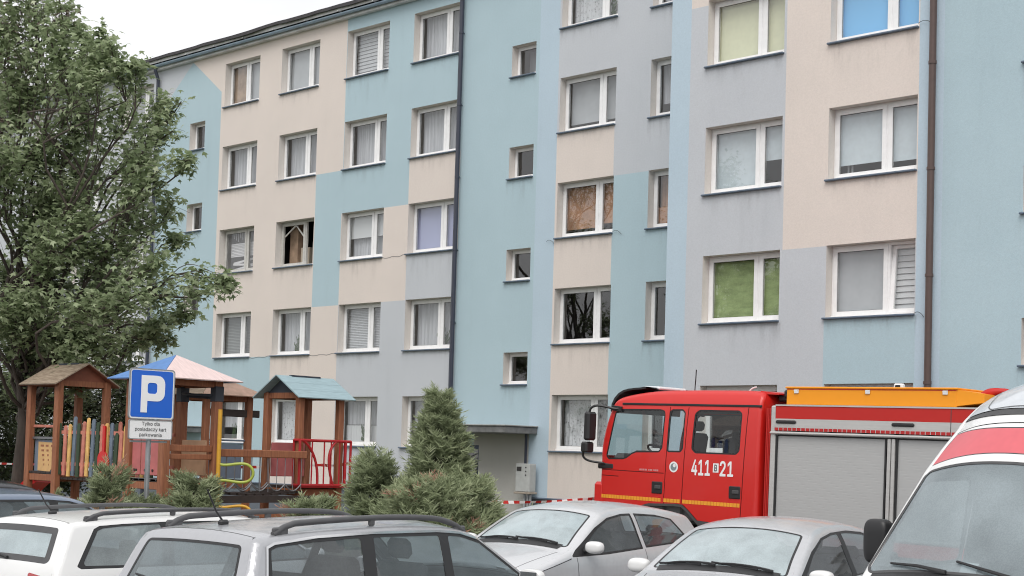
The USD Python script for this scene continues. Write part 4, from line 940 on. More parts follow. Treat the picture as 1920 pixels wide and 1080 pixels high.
put('bracket', [box((0, 0.03, zc + z), (0.5, 0.03, 0.04)) for z in (0.2, -0.2, -0.5)] + [box((0, 0.05, zc - 0.72), (0.62, 0.02, 0.03))], 'galvanised', sg)

# ================================================================== BARRIER TAPE
principled('tape_white', (0.78, 0.77, 0.76), 0.4)
principled('tape_red', (0.50, 0.03, 0.025), 0.4)
tp = thing('barrier_tape', 'red and white striped barrier tape strung from the fire engine to the playground', 'barrier tape', (-18, 18, 0))
anchors = [np.array([-16.78, 20.6, 1.36]), np.array([-16.9, 17.2, 1.28]), np.array([-18.6, 17.3, 1.25]), np.array([-20.65, 17.8, 1.83]), np.array([-22.5, 18.6, 1.75]), np.array([-26.5, 16.0, 1.65]), np.array([-30, 14.6, 1.6])]
WV, RV = [], []
for a, b in zip(anchors[:-1], anchors[1:]):
    L = np.linalg.norm(b - a); n = max(2, int(L / 0.13))
    for i in range(n):
        t0, t1 = i / n, (i + 1) / n
        P = [a + (b - a) * t_ - np.array([0, 0, 0.10 * L / 3 * 4 * t_ * (1 - t_) * 0.4]) for t_ in (t0, t1)]
        w = 0.024 * (1 + 0.2 * math.sin(9 * t0)); dz = np.array([0.012 * math.sin(14 * t0), 0, w])
        g = tm([P[0] - dz, P[1] - dz, P[1] + dz, P[0] + dz], [(0, 1, 2), (0, 2, 3)]); g.apply_translation((-(-18), -18, 0))
        (WV if i % 2 else RV).append(g)
put('white_stripes', WV, 'tape_white', tp, kind='stuff'); put('red_stripes', RV, 'tape_red', tp, kind='stuff')
# ================================================================== VEHICLE SHELLS
def chaikin(p, it=3):
    p = np.asarray(p, float)
    for _ in range(it):
        a = p[:-1] * 0.75 + p[1:] * 0.25; b = p[:-1] * 0.25 + p[1:] * 0.75
        p = np.vstack([p[:1], np.stack([a, b], 1).reshape(-1, 2)[1:-1], p[-1:]])
    return p
class Shell:
    """A body in local axes (x forward, y left, z up): two bent sides y = +-w(x, z) inside a side silhouette, and a skin across along its upper edge."""
    def __init__(s, path, bottom, base, r, crown, it=3):
        s.P = chaikin(path, it); s.base = base; s.r = r
        s.sil = Polygon(list(map(tuple, s.P)) + [(s.P[-1][0], bottom), (s.P[0][0], bottom)])
        if not s.sil.is_valid: s.sil = s.sil.buffer(0)
        s.edge = LineString(s.P)
        s.S = np.r_[0, np.cumsum(np.linalg.norm(np.diff(s.P, axis=0), axis=1))]
        t = np.gradient(s.P, axis=0); t /= np.linalg.norm(t, axis=1, keepdims=True)
        s.N = np.stack([-t[:, 1], t[:, 0]], 1)
        if s.N[len(s.N) // 2][1] < 0: s.N = -s.N
        s.crown = PchipInterpolator(*zip(*sorted((s.at(x, z), c) for x, z, c in crown)), extrapolate=True)
    def at(s, x, z): return s.edge.project(Point(x, z))
    def w(s, S):
        x = np.interp(S, s.S, s.P[:, 0]); z = np.interp(S, s.S, s.P[:, 1]); return s.base(x, z) - s.r
    def side_y(s, x, z):
        d = shapely.distance(s.edge, shapely.points(np.stack([x, z], 1)))
        k = 1 - np.minimum(d, s.r) / s.r
        return s.base(x, z) - s.r * (1 - np.sqrt(np.maximum(0, 1 - k * k)))
    def side(s, poly, sgn=1, off=0.0, c=0.06, bands=True):
        ms = []
        ds = [0, .004, .014, .03, .05] if bands else []
        ds = [d for d in ds if d < s.r] + ([s.r] if bands else [])
        polys = []
        if bands:
            last = poly
            for d in ds[1:]:
                rest = poly.difference(s.edge.buffer(d)); polys.append(last.difference(rest)); last = rest
            polys.append(last)
        else: polys = [poly]
        for p in polys:
            if p.is_empty or p.area < 1e-7: continue
            v, f = gridtri(p, c)
            y = s.side_y(v[:, 0], v[:, 1]) + off
            ms.append(tm(np.stack([v[:, 0], sgn * y, v[:, 1]], 1), f if sgn < 0 else f[:, ::-1]))
        return cat_mesh(ms)
    def over(s, poly, off=0.0, c=0.06):
        v, f = gridtri(poly, c)
        S, y = v[:, 0], v[:, 1]
        x = np.interp(S, s.S, s.P[:, 0]); z = np.interp(S, s.S, s.P[:, 1]); nx = np.interp(S, s.S, s.N[:, 0]); nz = np.interp(S, s.S, s.N[:, 1])
        t = np.clip(np.abs(y) / np.maximum(s.w(S), 1e-3), 0, 1)
        k = s.crown(S) * (1 - t ** 2.2) + off
        return tm(np.stack([x + nx * k, y, z + nz * k], 1), f[:, ::-1])
    def over_poly(s, s0, s1, inset=0.0, n=60):
        S = np.linspace(s0, s1, n); w = s.w(S) - inset
        return Polygon(list(zip(S, -w)) + list(zip(S[::-1], w[::-1])))
    def point(s, S, y, off=0.0):
        m_ = s.over_at(S, y, off); return m_
    def over_at(s, S, y, off=0.0):
        x = np.interp(S, s.S, s.P[:, 0]); z = np.interp(S, s.S, s.P[:, 1]); nx = np.interp(S, s.S, s.N[:, 0]); nz = np.interp(S, s.S, s.N[:, 1])
        k = float(s.crown(S)) * (1 - min(1, abs(y) / max(float(s.w(S)), 1e-3)) ** 2.2) + off
        return np.array([x + nx * k, y, z + nz * k])

def paint(name, color, metal=0.0, rough=0.35, coat=0.8):
    """car paint under a film of rain: fine flakes, drops in the clear coat"""
    c = np.array(color, float)
    M[name] = usdkit.material(stage, f'/World/Looks/{name}', {
        'tc': ('texture_coordinate', {}), 'n': ('noise_texture', {'scale': 2.2, 'detail': 5.0, 'roughness': 0.6}), 'r': ('rgb_ramp', {'ramp': [(0.3, tuple(c * 0.98)), (0.7, tuple(np.clip(c * 1.02, 0, 1)))]}),
        'v': ('voronoi_texture', {'scale': 55.0, 'feature': 'smooth_f1', 'smoothness': 0.3}), 'dr': ('rgb_ramp', {'ramp': [(0.15, (1.0,) * 3), (0.42, (0.0,) * 3)]}),
        'b': ('bump', {'strength': 0.22, 'distance': 0.004}),
        'rn': ('noise_texture', {'scale': 14.0, 'detail': 4.0}), 'rr': ('map_range', {'from_min': 0.3, 'from_max': 0.7, 'to_min': rough * 0.93, 'to_max': rough * 1.08}),
        'p': ('principled_bsdf', {'metallic': metal, 'coat_weight': coat, 'coat_roughness': 0.06})},
        [('tc.object', 'n.vector'), ('n.fac', 'r.fac'), ('r.color', 'p.base_color'), ('tc.object', 'v.vector'), ('v.distance', 'dr.fac'), ('dr.color', 'b.height'), ('b.normal', 'p.coat_normal'),
         ('tc.object', 'rn.vector'), ('rn.fac', 'rr.value'), ('rr.result', 'p.roughness')], surface='p.BSDF')
paint('paint_silver', (0.40, 0.405, 0.42), 0.5, 0.34)
paint('paint_silver_warm', (0.58, 0.585, 0.595), 0.4, 0.36)
paint('paint_sedan', (0.51, 0.515, 0.53), 0.45, 0.36)
paint('paint_white', (0.70, 0.70, 0.69), 0.0, 0.4)
paint('paint_blue_grey', (0.16, 0.20, 0.27), 0.35, 0.35)
paint('paint_black', (0.012, 0.013, 0.018), 0.0, 0.3)
paint('paint_fire', (0.56, 0.012, 0.008), 0.0, 0.45, 0.35)
paint('paint_band_red', (0.46, 0.010, 0.006), 0.0, 0.5, 0.0)
paint('paint_orange', (0.80, 0.29, 0.004), 0.0, 0.5, 0.0)
principled('trim_black', (0.015, 0.015, 0.016), 0.45)
principled('trim_grey', (0.06, 0.06, 0.062), 0.5, noise=0.1)
principled('rail_grey', (0.075, 0.075, 0.078), 0.45, noise=0.1)
principled('liner', (0.16, 0.16, 0.16), 0.9)
principled('seat_cloth', (0.045, 0.046, 0.05), 0.9, noise=0.2, scale=8)
principled('dash_plastic', (0.03, 0.03, 0.032), 0.6)
principled('tyre', (0.018, 0.018, 0.018), 0.85)
principled('rim_metal', (0.45, 0.45, 0.46), 0.35, metal=0.8)
principled('chrome', (0.7, 0.7, 0.7), 0.15, metal=1.0)
principled('lamp_clear', (0.72, 0.74, 0.76), 0.12, coat=1.0)
principled('lamp_red', (0.35, 0.012, 0.012), 0.15, coat=1.0)
principled('plate_white', (0.75, 0.75, 0.75), 0.4)
principled('aluminium', (0.50, 0.49, 0.475), 0.42, metal=0.35, noise=0.06, scale=5, stretch=(0.4, 1, 8))
principled('shutter_alu', (0.42, 0.42, 0.415), 0.5, metal=0.15, noise=0.025, scale=3, stretch=(0.25, 1, 14))
principled('reflex_orange', (0.78, 0.33, 0.03), 0.35, noise=0.12, scale=18)
principled('reflex_red', (0.40, 0.012, 0.012), 0.3)
principled('decal_white', (0.78, 0.78, 0.78), 0.4)
principled('decal_grey', (0.20, 0.24, 0.26), 0.4)
principled('decal_pink', (0.55, 0.22, 0.22), 0.4)

def wheel(c, r, wd, parent, sgn):
    c = np.asarray(c, float)
    T = trimesh.transformations.rotation_matrix(np.pi / 2, [1, 0, 0])
    prof = np.array([(r * 0.66, -wd / 2), (r * 0.93, -wd / 2), (r, -wd * 0.34), (r, wd * 0.34), (r * 0.93, wd / 2), (r * 0.66, wd / 2), (r * 0.66, -wd / 2)])
    g = trimesh.creation.revolve(prof, sections=28); g.apply_transform(T); g.apply_translation(c)
    p = put('wheel', g, 'tyre', parent, smooth=30)
    d = trimesh.creation.cylinder(r * 0.67, wd * 0.7, sections=24); d.apply_transform(T); d.apply_translation(c)
    put('rim', d, 'rim_metal', p)

def solve_s(sh, pts): return [sh.at(*p) for p in pts]

def seat(x, y, z, w=0.5, h=0.62, lean=0.25, head=True):
    g = [box((x + 0.22, y, z + 0.05), (0.52, w, 0.16), bevel=0.05)]
    b = box((0, 0, h / 2), (0.15, w, h), bevel=0.05); b.apply_transform(trimesh.transformations.rotation_matrix(-lean, [0, 1, 0])); b.apply_translation((x, y, z + 0.1)); g.append(b)
    if head:
        b = box((-0.0, 0, h + 0.12), (0.10, 0.25, 0.17), bevel=0.045); b.apply_transform(trimesh.transformations.rotation_matrix(-lean, [0, 1, 0])); b.apply_translation((x, y, z + 0.1)); g.append(b)
    return g

def car(name, label, pose, sp, paint_mat, group=None):
    X, Y, yaw = pose
    t = thing(name, label, 'car', (X, Y, 0), rotz=yaw, group=group, tall=sp.get('tall', 1.0))
    Wz = PchipInterpolator(*zip(*sp['W'])); Tx = PchipInterpolator(*zip(*sp['taper']))
    base = lambda x, z: Wz(np.clip(z, 0.1, 1.7)) * Tx(np.clip(x, sp['taper'][0][0], sp['taper'][-1][0]))
    sh = Shell(sp['path'], 0.22, base, sp.get('r', 0.055), sp['crown'])
    wr = sp.get('wr', 0.315)
    arches = unary_union([Point(x, wr).buffer(wr + 0.045, 24) for x in sp['wheels']])
    bands = [rounded(p, 0.012) for p in sp['bands']]
    winp = [rounded(p, sp.get('wround', 0.025)) for p in sp['windows']]
    seams = unary_union([LineString(l).buffer(0.0045, cap_style='flat') for l in sp['seams']])
    allb = unary_union(bands)
    sidepoly = sh.sil.difference(unary_union([arches, allb, seams]))
    # across: windscreen, rear window
    L = sh.S[-1]
    body = [sh.side(sidepoly, sgn) for sgn in (1, -1)]
    ov = sh.over_poly(0, L)
    scr = []
    for key in ('screen', 'rear'):
        (x0, z0, i0), (x1, z1, i1) = sp[key]
        s0, s1 = sorted((sh.at(x0, z0), sh.at(x1, z1))); ia, ib = (i0, i1) if sh.at(x0, z0) <= sh.at(x1, z1) else (i1, i0)
        n = 12; S = np.linspace(s0, s1, n); w = sh.w(S) - np.linspace(ia, ib, n)
        outer = Polygon(list(zip(S, -w)) + list(zip(S[::-1], w[::-1])))
        outer = outer.buffer(-0.05).buffer(0.05, quad_segs=5)
        scr.append((key, outer, outer.buffer(-sp.get('ceramic', {}).get(key, 0.022))))
    gaps = []
    for (xa, za, ya), (xb, zb, yb) in sp.get('over_seams', []):
        for sg in (1, -1): gaps.append(LineString([(sh.at(xa, za), sg * ya), (sh.at(xb, zb), sg * yb)]).buffer(0.004))
    for (xa, za) in sp.get('cross_seams', []):
        S0 = sh.at(xa, za); gaps.append(sbox(S0 - 0.004, -2, S0 + 0.004, 2))
    body.append(sh.over(ov.difference(unary_union([o for _, o, _ in scr] + gaps))))
    b = put('body', body, paint_mat, t, smooth=40)
    put('seam_backing', [sh.side(unary_union([LineString(l).buffer(0.02) for l in sp['seams']]).intersection(sh.sil.buffer(-0.06)), sg, off=-0.012, c=0.1, bands=False) for sg in (1, -1)] + ([sh.over(unary_union(gaps).buffer(0.02).intersection(ov.buffer(-0.03)), off=-0.012, c=0.1)] if gaps else []), 'trim_black', b, kind='stuff')
    lin = sh.sil.intersection(sbox(-9, 0.88, 9, 3)).buffer(-0.02).difference(allb)
    iz0, iz1 = sh.at(*sp['screen'][1][:2]), sh.at(*sp['rear'][0][:2])
    if iz0 > iz1: iz0, iz1 = iz1, iz0
    put('lining', [sh.side(lin, sg, off=-0.03, c=0.1, bands=False) for sg in (1, -1)] + [sh.over(sh.over_poly(iz0, iz1, 0.02), off=-0.03, c=0.1)], 'liner', b)
    glassmat = sp.get('glass', {})
    for key, outer, inner in scr:
        nm = 'windscreen' if key == 'screen' else 'rear_window'
        g = put(nm, sh.over(inner, off=-0.003, c=0.07), glassmat.get(key, 'car_glass_wet'), t, smooth=60)
        put('rubber_edge', sh.over(outer.difference(inner), off=0.0, c=0.07), 'trim_black' if key == 'screen' else sp.get('rear_trim', 'trim_black'), g)
    for bi, bp in enumerate(bands):
        rest = bp.difference(unary_union(winp))
        for sg in (1, -1): put('window_surround', sh.side(rest, sg, off=-0.002, c=0.1, bands=False), 'trim_black', t)
    for wp in winp:
        for sg in (1, -1): put('side_window', sh.side(wp, sg, off=-0.006, c=0.1, bands=False), glassmat.get('side', 'car_glass_side'), t)
    if sp.get('chrome'):
        l = LineString(sp['chrome']).buffer(0.009)
        for sg in (1, -1): put('trim_strip', sh.side(l, sg, off=0.006, c=0.1, bands=False), 'chrome', t)
    for x in sp['wheels']:
        for sg in (1, -1): wheel((x, sg * (float(base(x, 0.5)) - 0.11), wr), wr, 0.2, t, sg)
        put('wheel_arch', [tm(*(lambda a: (np.vstack([np.stack([x + (wr + .05) * np.cos(a), np.full(len(a), y), wr + (wr + .05) * np.sin(a)], 1) for y in (-0.86, 0.86)]), [(i, i + 1, len(a) + i + 1) for i in range(len(a) - 1)] + [(i, len(a) + i + 1, len(a) + i) for i in range(len(a) - 1)]))(np.linspace(0, np.pi, 17)))], 'trim_black', t)
    fx, rx = sp['path'][0][0], sp['path'][-1][0]
    put('underbody', box(((fx + rx) / 2, 0, 0.26), (fx - rx - 0.2, 1.4, 0.08)), 'trim_black', t)
    for i, (s0, y0) in enumerate(((sp['lamp_f'], 0.60), (sp['lamp_r'], 0.62))):
        for sg in (1, -1):
            S0 = sh.at(*s0); pl_ = Polygon([(S0 - .10, sg * .40), (S0 + .10, sg * .44), (S0 + .08, sg * .72), (S0 - .06, sg * .72)]).buffer(0.02).intersection(ov.buffer(-0.01))
            put('headlight' if i == 0 else 'tail_light', sh.over(pl_, off=0.004, c=0.08), 'lamp_clear' if i == 0 else 'lamp_red', t, smooth=60)
    # cabin
    cab = []
    bz = sp.get('belt', 0.95)
    fl = box((-0.5, 0, 0.36), (2.9, 1.36, 0.04)); put('cabin_floor', fl, 'trim_black', t)
    for y in (0.37, -0.37): put('seat', seat(-0.05, y, 0.45), 'seat_cloth', t)
    put('rear_seat', seat(-0.95, 0, 0.45, 1.25, 0.55, 0.3, False) + [box((-1.22, y, 1.13), (0.1, 0.24, 0.15), bevel=0.04) for y in (-0.4, 0.4)], 'seat_cloth', t)
    dx = sp['screen'][0][0]
    put('dashboard', box((dx - 0.28, 0, 0.84), (0.5, 1.3, 0.2), bevel=0.06), 'dash_plastic', t)
    tr_ = trimesh.creation.torus(0.185, 0.016, major_sections=24, minor_sections=6); tr_.apply_transform(trimesh.transformations.rotation_matrix(-1.15, [0, 1, 0])); tr_.apply_translation((dx - 0.62, 0.37, 0.93)); put('steering_wheel', tr_, 'dash_plastic', t)
    if sp.get('load_cover'): put('load_cover', box((-1.72, 0, 0.92), (0.85, 1.1, 0.03)), 'seat_cloth', t)
    if sp.get('panelcard', True): put('door_card', [box((-0.45, sg * 0.70, 0.66), (2.6, 0.04, 0.56), bevel=0.015) for sg in (1, -1)], 'seat_cloth', t)
    # mirrors
    mx, mz = sp['mirror']
    for sg in (1, -1):
        y0 = float(base(np.array(mx), np.array(mz)))
        g = trimesh.creation.icosphere(3); v = g.vertices; v = np.sign(v) * np.abs(v) ** 0.75; v = v * np.array([0.075, 0.115, 0.072]); v[:, 0] = np.where(v[:, 0] < -0.045, -0.045 + (v[:, 0] + 0.045) * 0.15, v[:, 0]); g = tm(v, g.faces); g.apply_translation((mx, sg * (y0 + 0.125), mz + 0.045))
        mp = put('mirror', g, 'paint_white', t, smooth=50)
        put('mirror_foot', box((mx + 0.01, sg * (y0 + 0.02), mz - 0.005), (0.07, 0.12, 0.04), bevel=0.012), 'trim_black', mp)
        put('mirror_glass', box((mx - 0.056, sg * (y0 + 0.125), mz + 0.045), (0.006, 0.17, 0.10), bevel=0.002), 'chrome', mp)
    # wipers
    S0 = sh.at(*sp['screen'][0][:2])
    sgn = 1 if sh.at(*sp['screen'][1][:2]) > S0 else -1
    if sp.get('wipers', True):
        for ya, yb, k in ((0.55, 0.0, 0.065), (-0.02, -0.55, 0.06)):
            pts = [sh.over_at(S0 + sgn * (0.0 + 0.03), ya, 0.02), sh.over_at(S0 + sgn * 0.06, (ya + yb) / 2, 0.02), sh.over_at(S0 + sgn * k, yb, 0.014)]
            wpz = put('wiper', [tube(spline(pts, 8), [0.014, 0.013, 0.012, 0.011, 0.010, 0.010, 0.009, 0.008], 5)], 'trim_black', t)
            pts2 = [sh.over_at(S0 + sgn * 0.035, ya - 0.15, 0.012), sh.over_at(S0 + sgn * (k + 0.02), yb - 0.08, 0.008)]
            put('wiper_blade', tube(pts2, 0.010, 5), 'rubber_seal', wpz)
        put('cowl', sh.over(Polygon([(S0 - 0.07, -0.6), (S0 + 0.045, -0.62), (S0 + 0.045, 0.62), (S0 - 0.07, 0.6)]) if sgn > 0 else Polygon([(S0 - 0.045, -0.6), (S0 + 0.07, -0.62), (S0 + 0.07, 0.62), (S0 - 0.045, 0.6)]), off=0.004, c=0.1), 'trim_black', t)
    S1 = sh.at(*sp['screen'][1][:2])
    put('sticker', sh.over(sbox(min(S0 + sgn * .07, S0 + sgn * .13), -.56, max(S0 + sgn * .07, S0 + sgn * .13), -.45), off=-.008, c=.1), 'plate_white', t)
    put('mirror_patch', sh.over(Polygon([(S1 - sgn * .03, -.15), (S1 - sgn * .03, .15), (S1 - sgn * .10, .10), (S1 - sgn * .10, -.10)]), off=-.009, c=.1), 'trim_grey', t)
    if sp.get('rear_wiper'):
        (x0, z0, _), (x1, z1, _) = sp['rear']; s1 = max(sh.at(x0, z0), sh.at(x1, z1))
        put('rear_wiper', tube([sh.over_at(s1 - 0.02, 0.0, 0.02), sh.over_at(s1 - 0.07, 0.28, 0.016), sh.over_at(s1 - 0.10, 0.45, 0.012)], [0.014, 0.011, 0.008], 6), 'trim_black', t)
    if 'rails' in sp:
        x0, x1, yr, hh = sp['rails']
        for sg in (1, -1):
            n = 22; xs = np.linspace(x0, x1, n); pts = []
            for x in xs:
                zr = np.interp(-x, -sh.P[sh.P[:, 1] > 1.2][:, 0], sh.P[sh.P[:, 1] > 1.2][:, 1])
                pts.append(sh.over_at(sh.at(x, zr), sg * yr, 0.0))
            pts = np.array(pts); u = np.linspace(0, 1, n); lift = hh * np.clip(np.minimum(u / 0.09, (1 - u) / 0.16), 0, 1) ** 0.6
            pts[:, 2] += lift
            rr = put('roof_rail', tube(pts, np.where((u < .07) | (u > .95), 0.022, 0.024), 10), sp.get('rail_mat', 'rail_grey'), t, smooth=60)
            for uu in (0.0, 0.5, 1.0):
                i = int(round(uu * (n - 1))); p = pts[i].copy(); zc_ = p[2] - lift[i] / 2
                k = 0.16 if uu in (0.0, 1.0) else 0.07
                dxk = (0.07 if uu == 0 else (-0.07 if uu == 1 else 0)) * (1 if x1 > x0 else -1)
                put('rail_foot', box((p[0] + dxk, p[1], zc_ + (0.02 if uu != .5 else 0)), (k, 0.03, max(0.05, hh)), bevel=0.012), sp.get('rail_mat', 'rail_grey'), rr)
    if 'antenna' in sp:
        xa, ya = sp['antenna']; zr = np.interp(-xa, -sh.P[sh.P[:, 1] > 1.2][:, 0], sh.P[sh.P[:, 1] > 1.2][:, 1]); p = sh.over_at(sh.at(xa, zr), ya, 0)
        an = put('antenna', tube([p + [0.03, 0, 0.02], p + [-0.045, 0, 0.10], p + [-0.14, 0, 0.26]], [0.008, 0.007, 0.006], 6), 'trim_black', t)
        put('antenna_base', box(p + [0.03, 0, 0.015], (0.09, 0.05, 0.045), bevel=0.015), 'trim_black', an)
    for sgp, (x, z), tilt in (('front_plate', sp['plate_f'], 0), ('rear_plate', sp['plate_r'], 0)):
        put(sgp, box((x, 0, z), (0.012, 0.50, 0.11), bevel=0.004), 'plate_white', t)
    for x in sp.get('handles', []):
        for sg in (1, -1): put('door_handle', box((x, sg * (float(base(np.array(x), np.array(0.84))) + 0.012), 0.84), (0.18, 0.03, 0.032), bevel=0.01), paint_mat, t)
    return t, sh

WAGON = dict(
    path=[(2.28, .22), (2.33, .34), (2.33, .56), (2.26, .70), (2.0, .78), (1.5, .89), (1.14, .95), (1.06, .985), (.80, 1.15), (.48, 1.345), (.34, 1.405), (.02, 1.455), (-.6, 1.475), (-1.3, 1.46), (-1.85, 1.435), (-2.03, 1.415), (-2.09, 1.385), (-2.24, 1.06), (-2.31, .93), (-2.34, .70), (-2.34, .50), (-2.30, .22)],
    W=[(.1, .78), (.22, .80), (.45, .86), (.65, .875), (.85, .86), (.95, .825), (1.1, .765), (1.36, .665), (1.48, .61), (1.7, .58)],
    taper=[(-2.34, .86), (-2.1, .935), (-1.4, .985), (-.2, 1.0), (1.0, .985), (1.7, .93), (2.1, .85), (2.34, .72)],
    crown=[(2.28, .22, .12), (2.33, .5, .12), (2.1, .75, .06), (1.2, .94, .05), (.8, 1.15, .055), (.4, 1.38, .05), (-.6, 1.475, .045), (-1.9, 1.42, .04), (-2.2, 1.1, .035), (-2.34, .6, .06), (-2.3, .22, .06)],
    screen=((1.07, .98, .05), (.46, 1.357, .05)), rear=((-2.105, 1.355, .075), (-2.275, .995, .075)),
    bands=[[(1.05, .935), (.44, 1.325), (.2, 1.385), (-.1, 1.405), (-.9, 1.41), (-1.5, 1.395), (-1.93, 1.36), (-2.0, 1.34), (-2.09, 1.0), (-2.05, .965), (-1.0, .945), (0, .93)]],
    windows=[[(.97, .955), (.42, 1.305), (.18, 1.365), (.03, 1.376), (-.03, .95)], [(-.14, .955), (-.09, 1.38), (-.88, 1.388), (-.97, .962)], [(-1.11, .97), (-1.03, 1.387), (-1.5, 1.372), (-1.90, 1.345), (-1.97, 1.325), (-2.04, .99)]],
    seams=[[(1.0, .93), (1.0, .42)], [(-.07, .93), (-.07, .36)], [(-.99, .94), (-1.05, .70), (-1.3, .55)], [(1.05, .88), (1.35, .82), (2.1, .70)]],
    over_seams=[((-2.03, 1.395, .54), (-2.05, 1.385, .545))], cross_seams=[(-2.03, 1.397)],
    wheels=(1.42, -1.28), mirror=(.86, .97), lamp_f=(2.22, .72), lamp_r=(-2.33, .78), plate_f=(2.47, .42), plate_r=(-2.42, .62), rails=(-1.88, .36, .565, .062), antenna=(-1.86, 0.0), handles=(0.15, -0.85), load_cover=True, rear_wiper=True,
    glass={'rear': 'car_glass_misted', 'side': 'car_glass_side'})
HATCH = dict(
    path=[(2.06, .22), (2.12, .34), (2.12, .56), (2.02, .70), (1.75, .81), (1.4, .915), (1.20, .965), (1.12, 1.0), (.85, 1.16), (.46, 1.355), (.30, 1.405), (0, 1.445), (-.5, 1.46), (-1.1, 1.425), (-1.6, 1.35), (-1.70, 1.315), (-1.92, 1.06), (-2.05, .93), (-2.10, .72), (-2.10, .45), (-2.04, .22)],
    W=[(.1, .76), (.22, .79), (.45, .86), (.65, .875), (.85, .865), (.96, .825), (1.1, .77), (1.34, .675), (1.46, .60), (1.7, .58)],
    taper=[(-2.1, .80), (-1.8, .90), (-1.2, .97), (-.2, 1.0), (.9, .985), (1.5, .93), (1.9, .83), (2.12, .68)],
    crown=[(2.06, .22, .16), (2.12, .5, .16), (1.9, .76, .08), (1.25, .95, .05), (.85, 1.16, .07), (.4, 1.37, .06), (-.5, 1.46, .05), (-1.5, 1.36, .04), (-1.9, 1.1, .05), (-2.1, .6, .09), (-2.04, .22, .09)],
    screen=((1.13, .995, .045), (.46, 1.352, .05)), rear=((-1.73, 1.285, .10), (-1.95, 1.03, .10)),
    bands=[[(1.22, .905), (1.10, .985), (.62, 1.225), (.30, 1.335), (-.02, 1.375), (-.24, 1.38), (-.30, .955), (.5, .915)], [(-.37, .965), (-.31, 1.38), (-.8, 1.355), (-1.17, 1.30), (-1.50, 1.05), (-1.44, 1.02), (-1.0, .99)]],
    windows=[[(1.02, .955), (.58, 1.205), (.28, 1.315), (-.02, 1.355), (-.22, 1.36), (-.27, .975), (.5, .94)], [(-.39, .985), (-.335, 1.36), (-.8, 1.335), (-1.15, 1.285), (-1.44, 1.05), (-1.0, 1.01)]],
    seams=[[(1.12, .9), (1.08, .42)], [(-.34, .95), (-.34, .36)], [(-1.25, .98), (-1.15, .65), (-1.25, .5)], [(1.22, .89), (1.7, .77), (2.0, .62)]],
    over_seams=[((1.95, .74, .50), (1.27, .945, .66))], wheels=(1.31, -1.30), mirror=(.92, .97), lamp_f=(1.98, .70), lamp_r=(-2.06, .88), plate_f=(2.30, .42), plate_r=(-2.20, .62), handles=(-.12, -1.1), antenna=None,
    glass={'screen': 'car_glass_wet', 'side': 'car_glass_side'})
HATCH.pop('antenna')
SEDAN = dict(HATCH)
SEDAN.update(
    path=[(2.20, .22), (2.26, .34), (2.26, .58), (2.14, .72), (1.8, .84), (1.4, .93), (1.22, .975), (1.13, 1.01), (.85, 1.17), (.42, 1.365), (.26, 1.415), (-.05, 1.45), (-.55, 1.46), (-1.0, 1.425), (-1.35, 1.345), (-1.62, 1.20), (-1.85, 1.07), (-2.0, 1.03), (-2.25, 1.01), (-2.31, .95), (-2.33, .6), (-2.28, .22)],
    taper=[(-2.33, .80), (-2.0, .90), (-1.3, .97), (-.2, 1.0), (.9, .985), (1.6, .93), (2.0, .83), (2.26, .68)],
    crown=[(2.2, .22, .16), (2.26, .5, .16), (2.0, .78, .08), (1.25, .96, .05), (.85, 1.17, .075), (.4, 1.37, .065), (-.55, 1.46, .05), (-1.3, 1.36, .045), (-1.7, 1.15, .05), (-2.1, 1.02, .03), (-2.33, .6, .08), (-2.28, .22, .08)],
    screen=((1.14, 1.005, .045), (.43, 1.36, .05)), rear=((-1.27, 1.365, .07), (-1.80, 1.095, .07)),
    bands=[[(1.2, .92), (1.1, .99), (.62, 1.23), (.28, 1.345), (-.05, 1.385), (-.5, 1.395), (-.9, 1.37), (-1.2, 1.305), (-1.52, 1.14), (-1.60, 1.03), (-1.0, .985), (0, .955)]],
    windows=[[(1.02, .96), (.58, 1.205), (.28, 1.32), (-.02, 1.36), (-.18, 1.367), (-.24, .97)], [(-.36, .975), (-.30, 1.37), (-.5, 1.37), (-.9, 1.345), (-1.15, 1.285), (-1.30, 1.19), (-1.32, 1.02)]],
    seams=[[(1.12, .9), (1.08, .42)], [(-.30, .95), (-.30, .36)], [(-1.35, .98), (-1.25, .65), (-1.35, .5)]],
    over_seams=[((2.1, .74, .50), (1.28, .955, .66))], wheels=(1.36, -1.33), lamp_f=(2.12, .72), lamp_r=(-2.31, .85), plate_f=(2.44, .42), plate_r=(-2.42, .75))

POSE = dict(silver=(-9.322, 8.417, 97.18), white=(-13.333, 9.33, 96.13), hatch=(-11.977, 13.974, 275.76), sedan=(-8.217, 12.526, 280.4))
WAGON_S = dict(WAGON, glass={'rear': 'car_glass_rear', 'side': 'car_glass_side'}); glass('car_glass_rear', (0.5, 0.55, 0.56), mist=0.45, mist_color=(0.36, 0.42, 0.44), rough=0.03); WAGON_S['chrome'] = [(.44, 1.338), (.2, 1.398), (-.1, 1.418), (-.9, 1.422), (-1.5, 1.407), (-1.93, 1.372), (-2.005, 1.345), (-2.10, 1.0)]
SHELLS = {}
_, SHELLS['silver'] = car('estate_car', 'silver grey estate with black roof rails, its misted rear window towards the viewer', POSE['silver'], WAGON_S, 'paint_silver')
WAGON_W = dict(WAGON); WAGON_W.update(tall=0.915, windows=WAGON['windows'][:2] + [[(-1.11, .97), (-1.03, 1.387), (-1.5, 1.372), (-1.72, 1.355), (-1.79, 1.33), (-2.03, .985)]], bands=[[(1.05, .935), (.44, 1.325), (.2, 1.385), (-.1, 1.405), (-.9, 1.41), (-1.5, 1.395), (-1.76, 1.38), (-1.83, 1.35), (-2.09, .98), (-2.05, .955), (-1.0, .945), (0, .93)]], glass={'rear': 'car_glass_wet', 'side': 'car_glass_misted'}, ceramic={'rear': .07}, rear_trim='trim_grey')
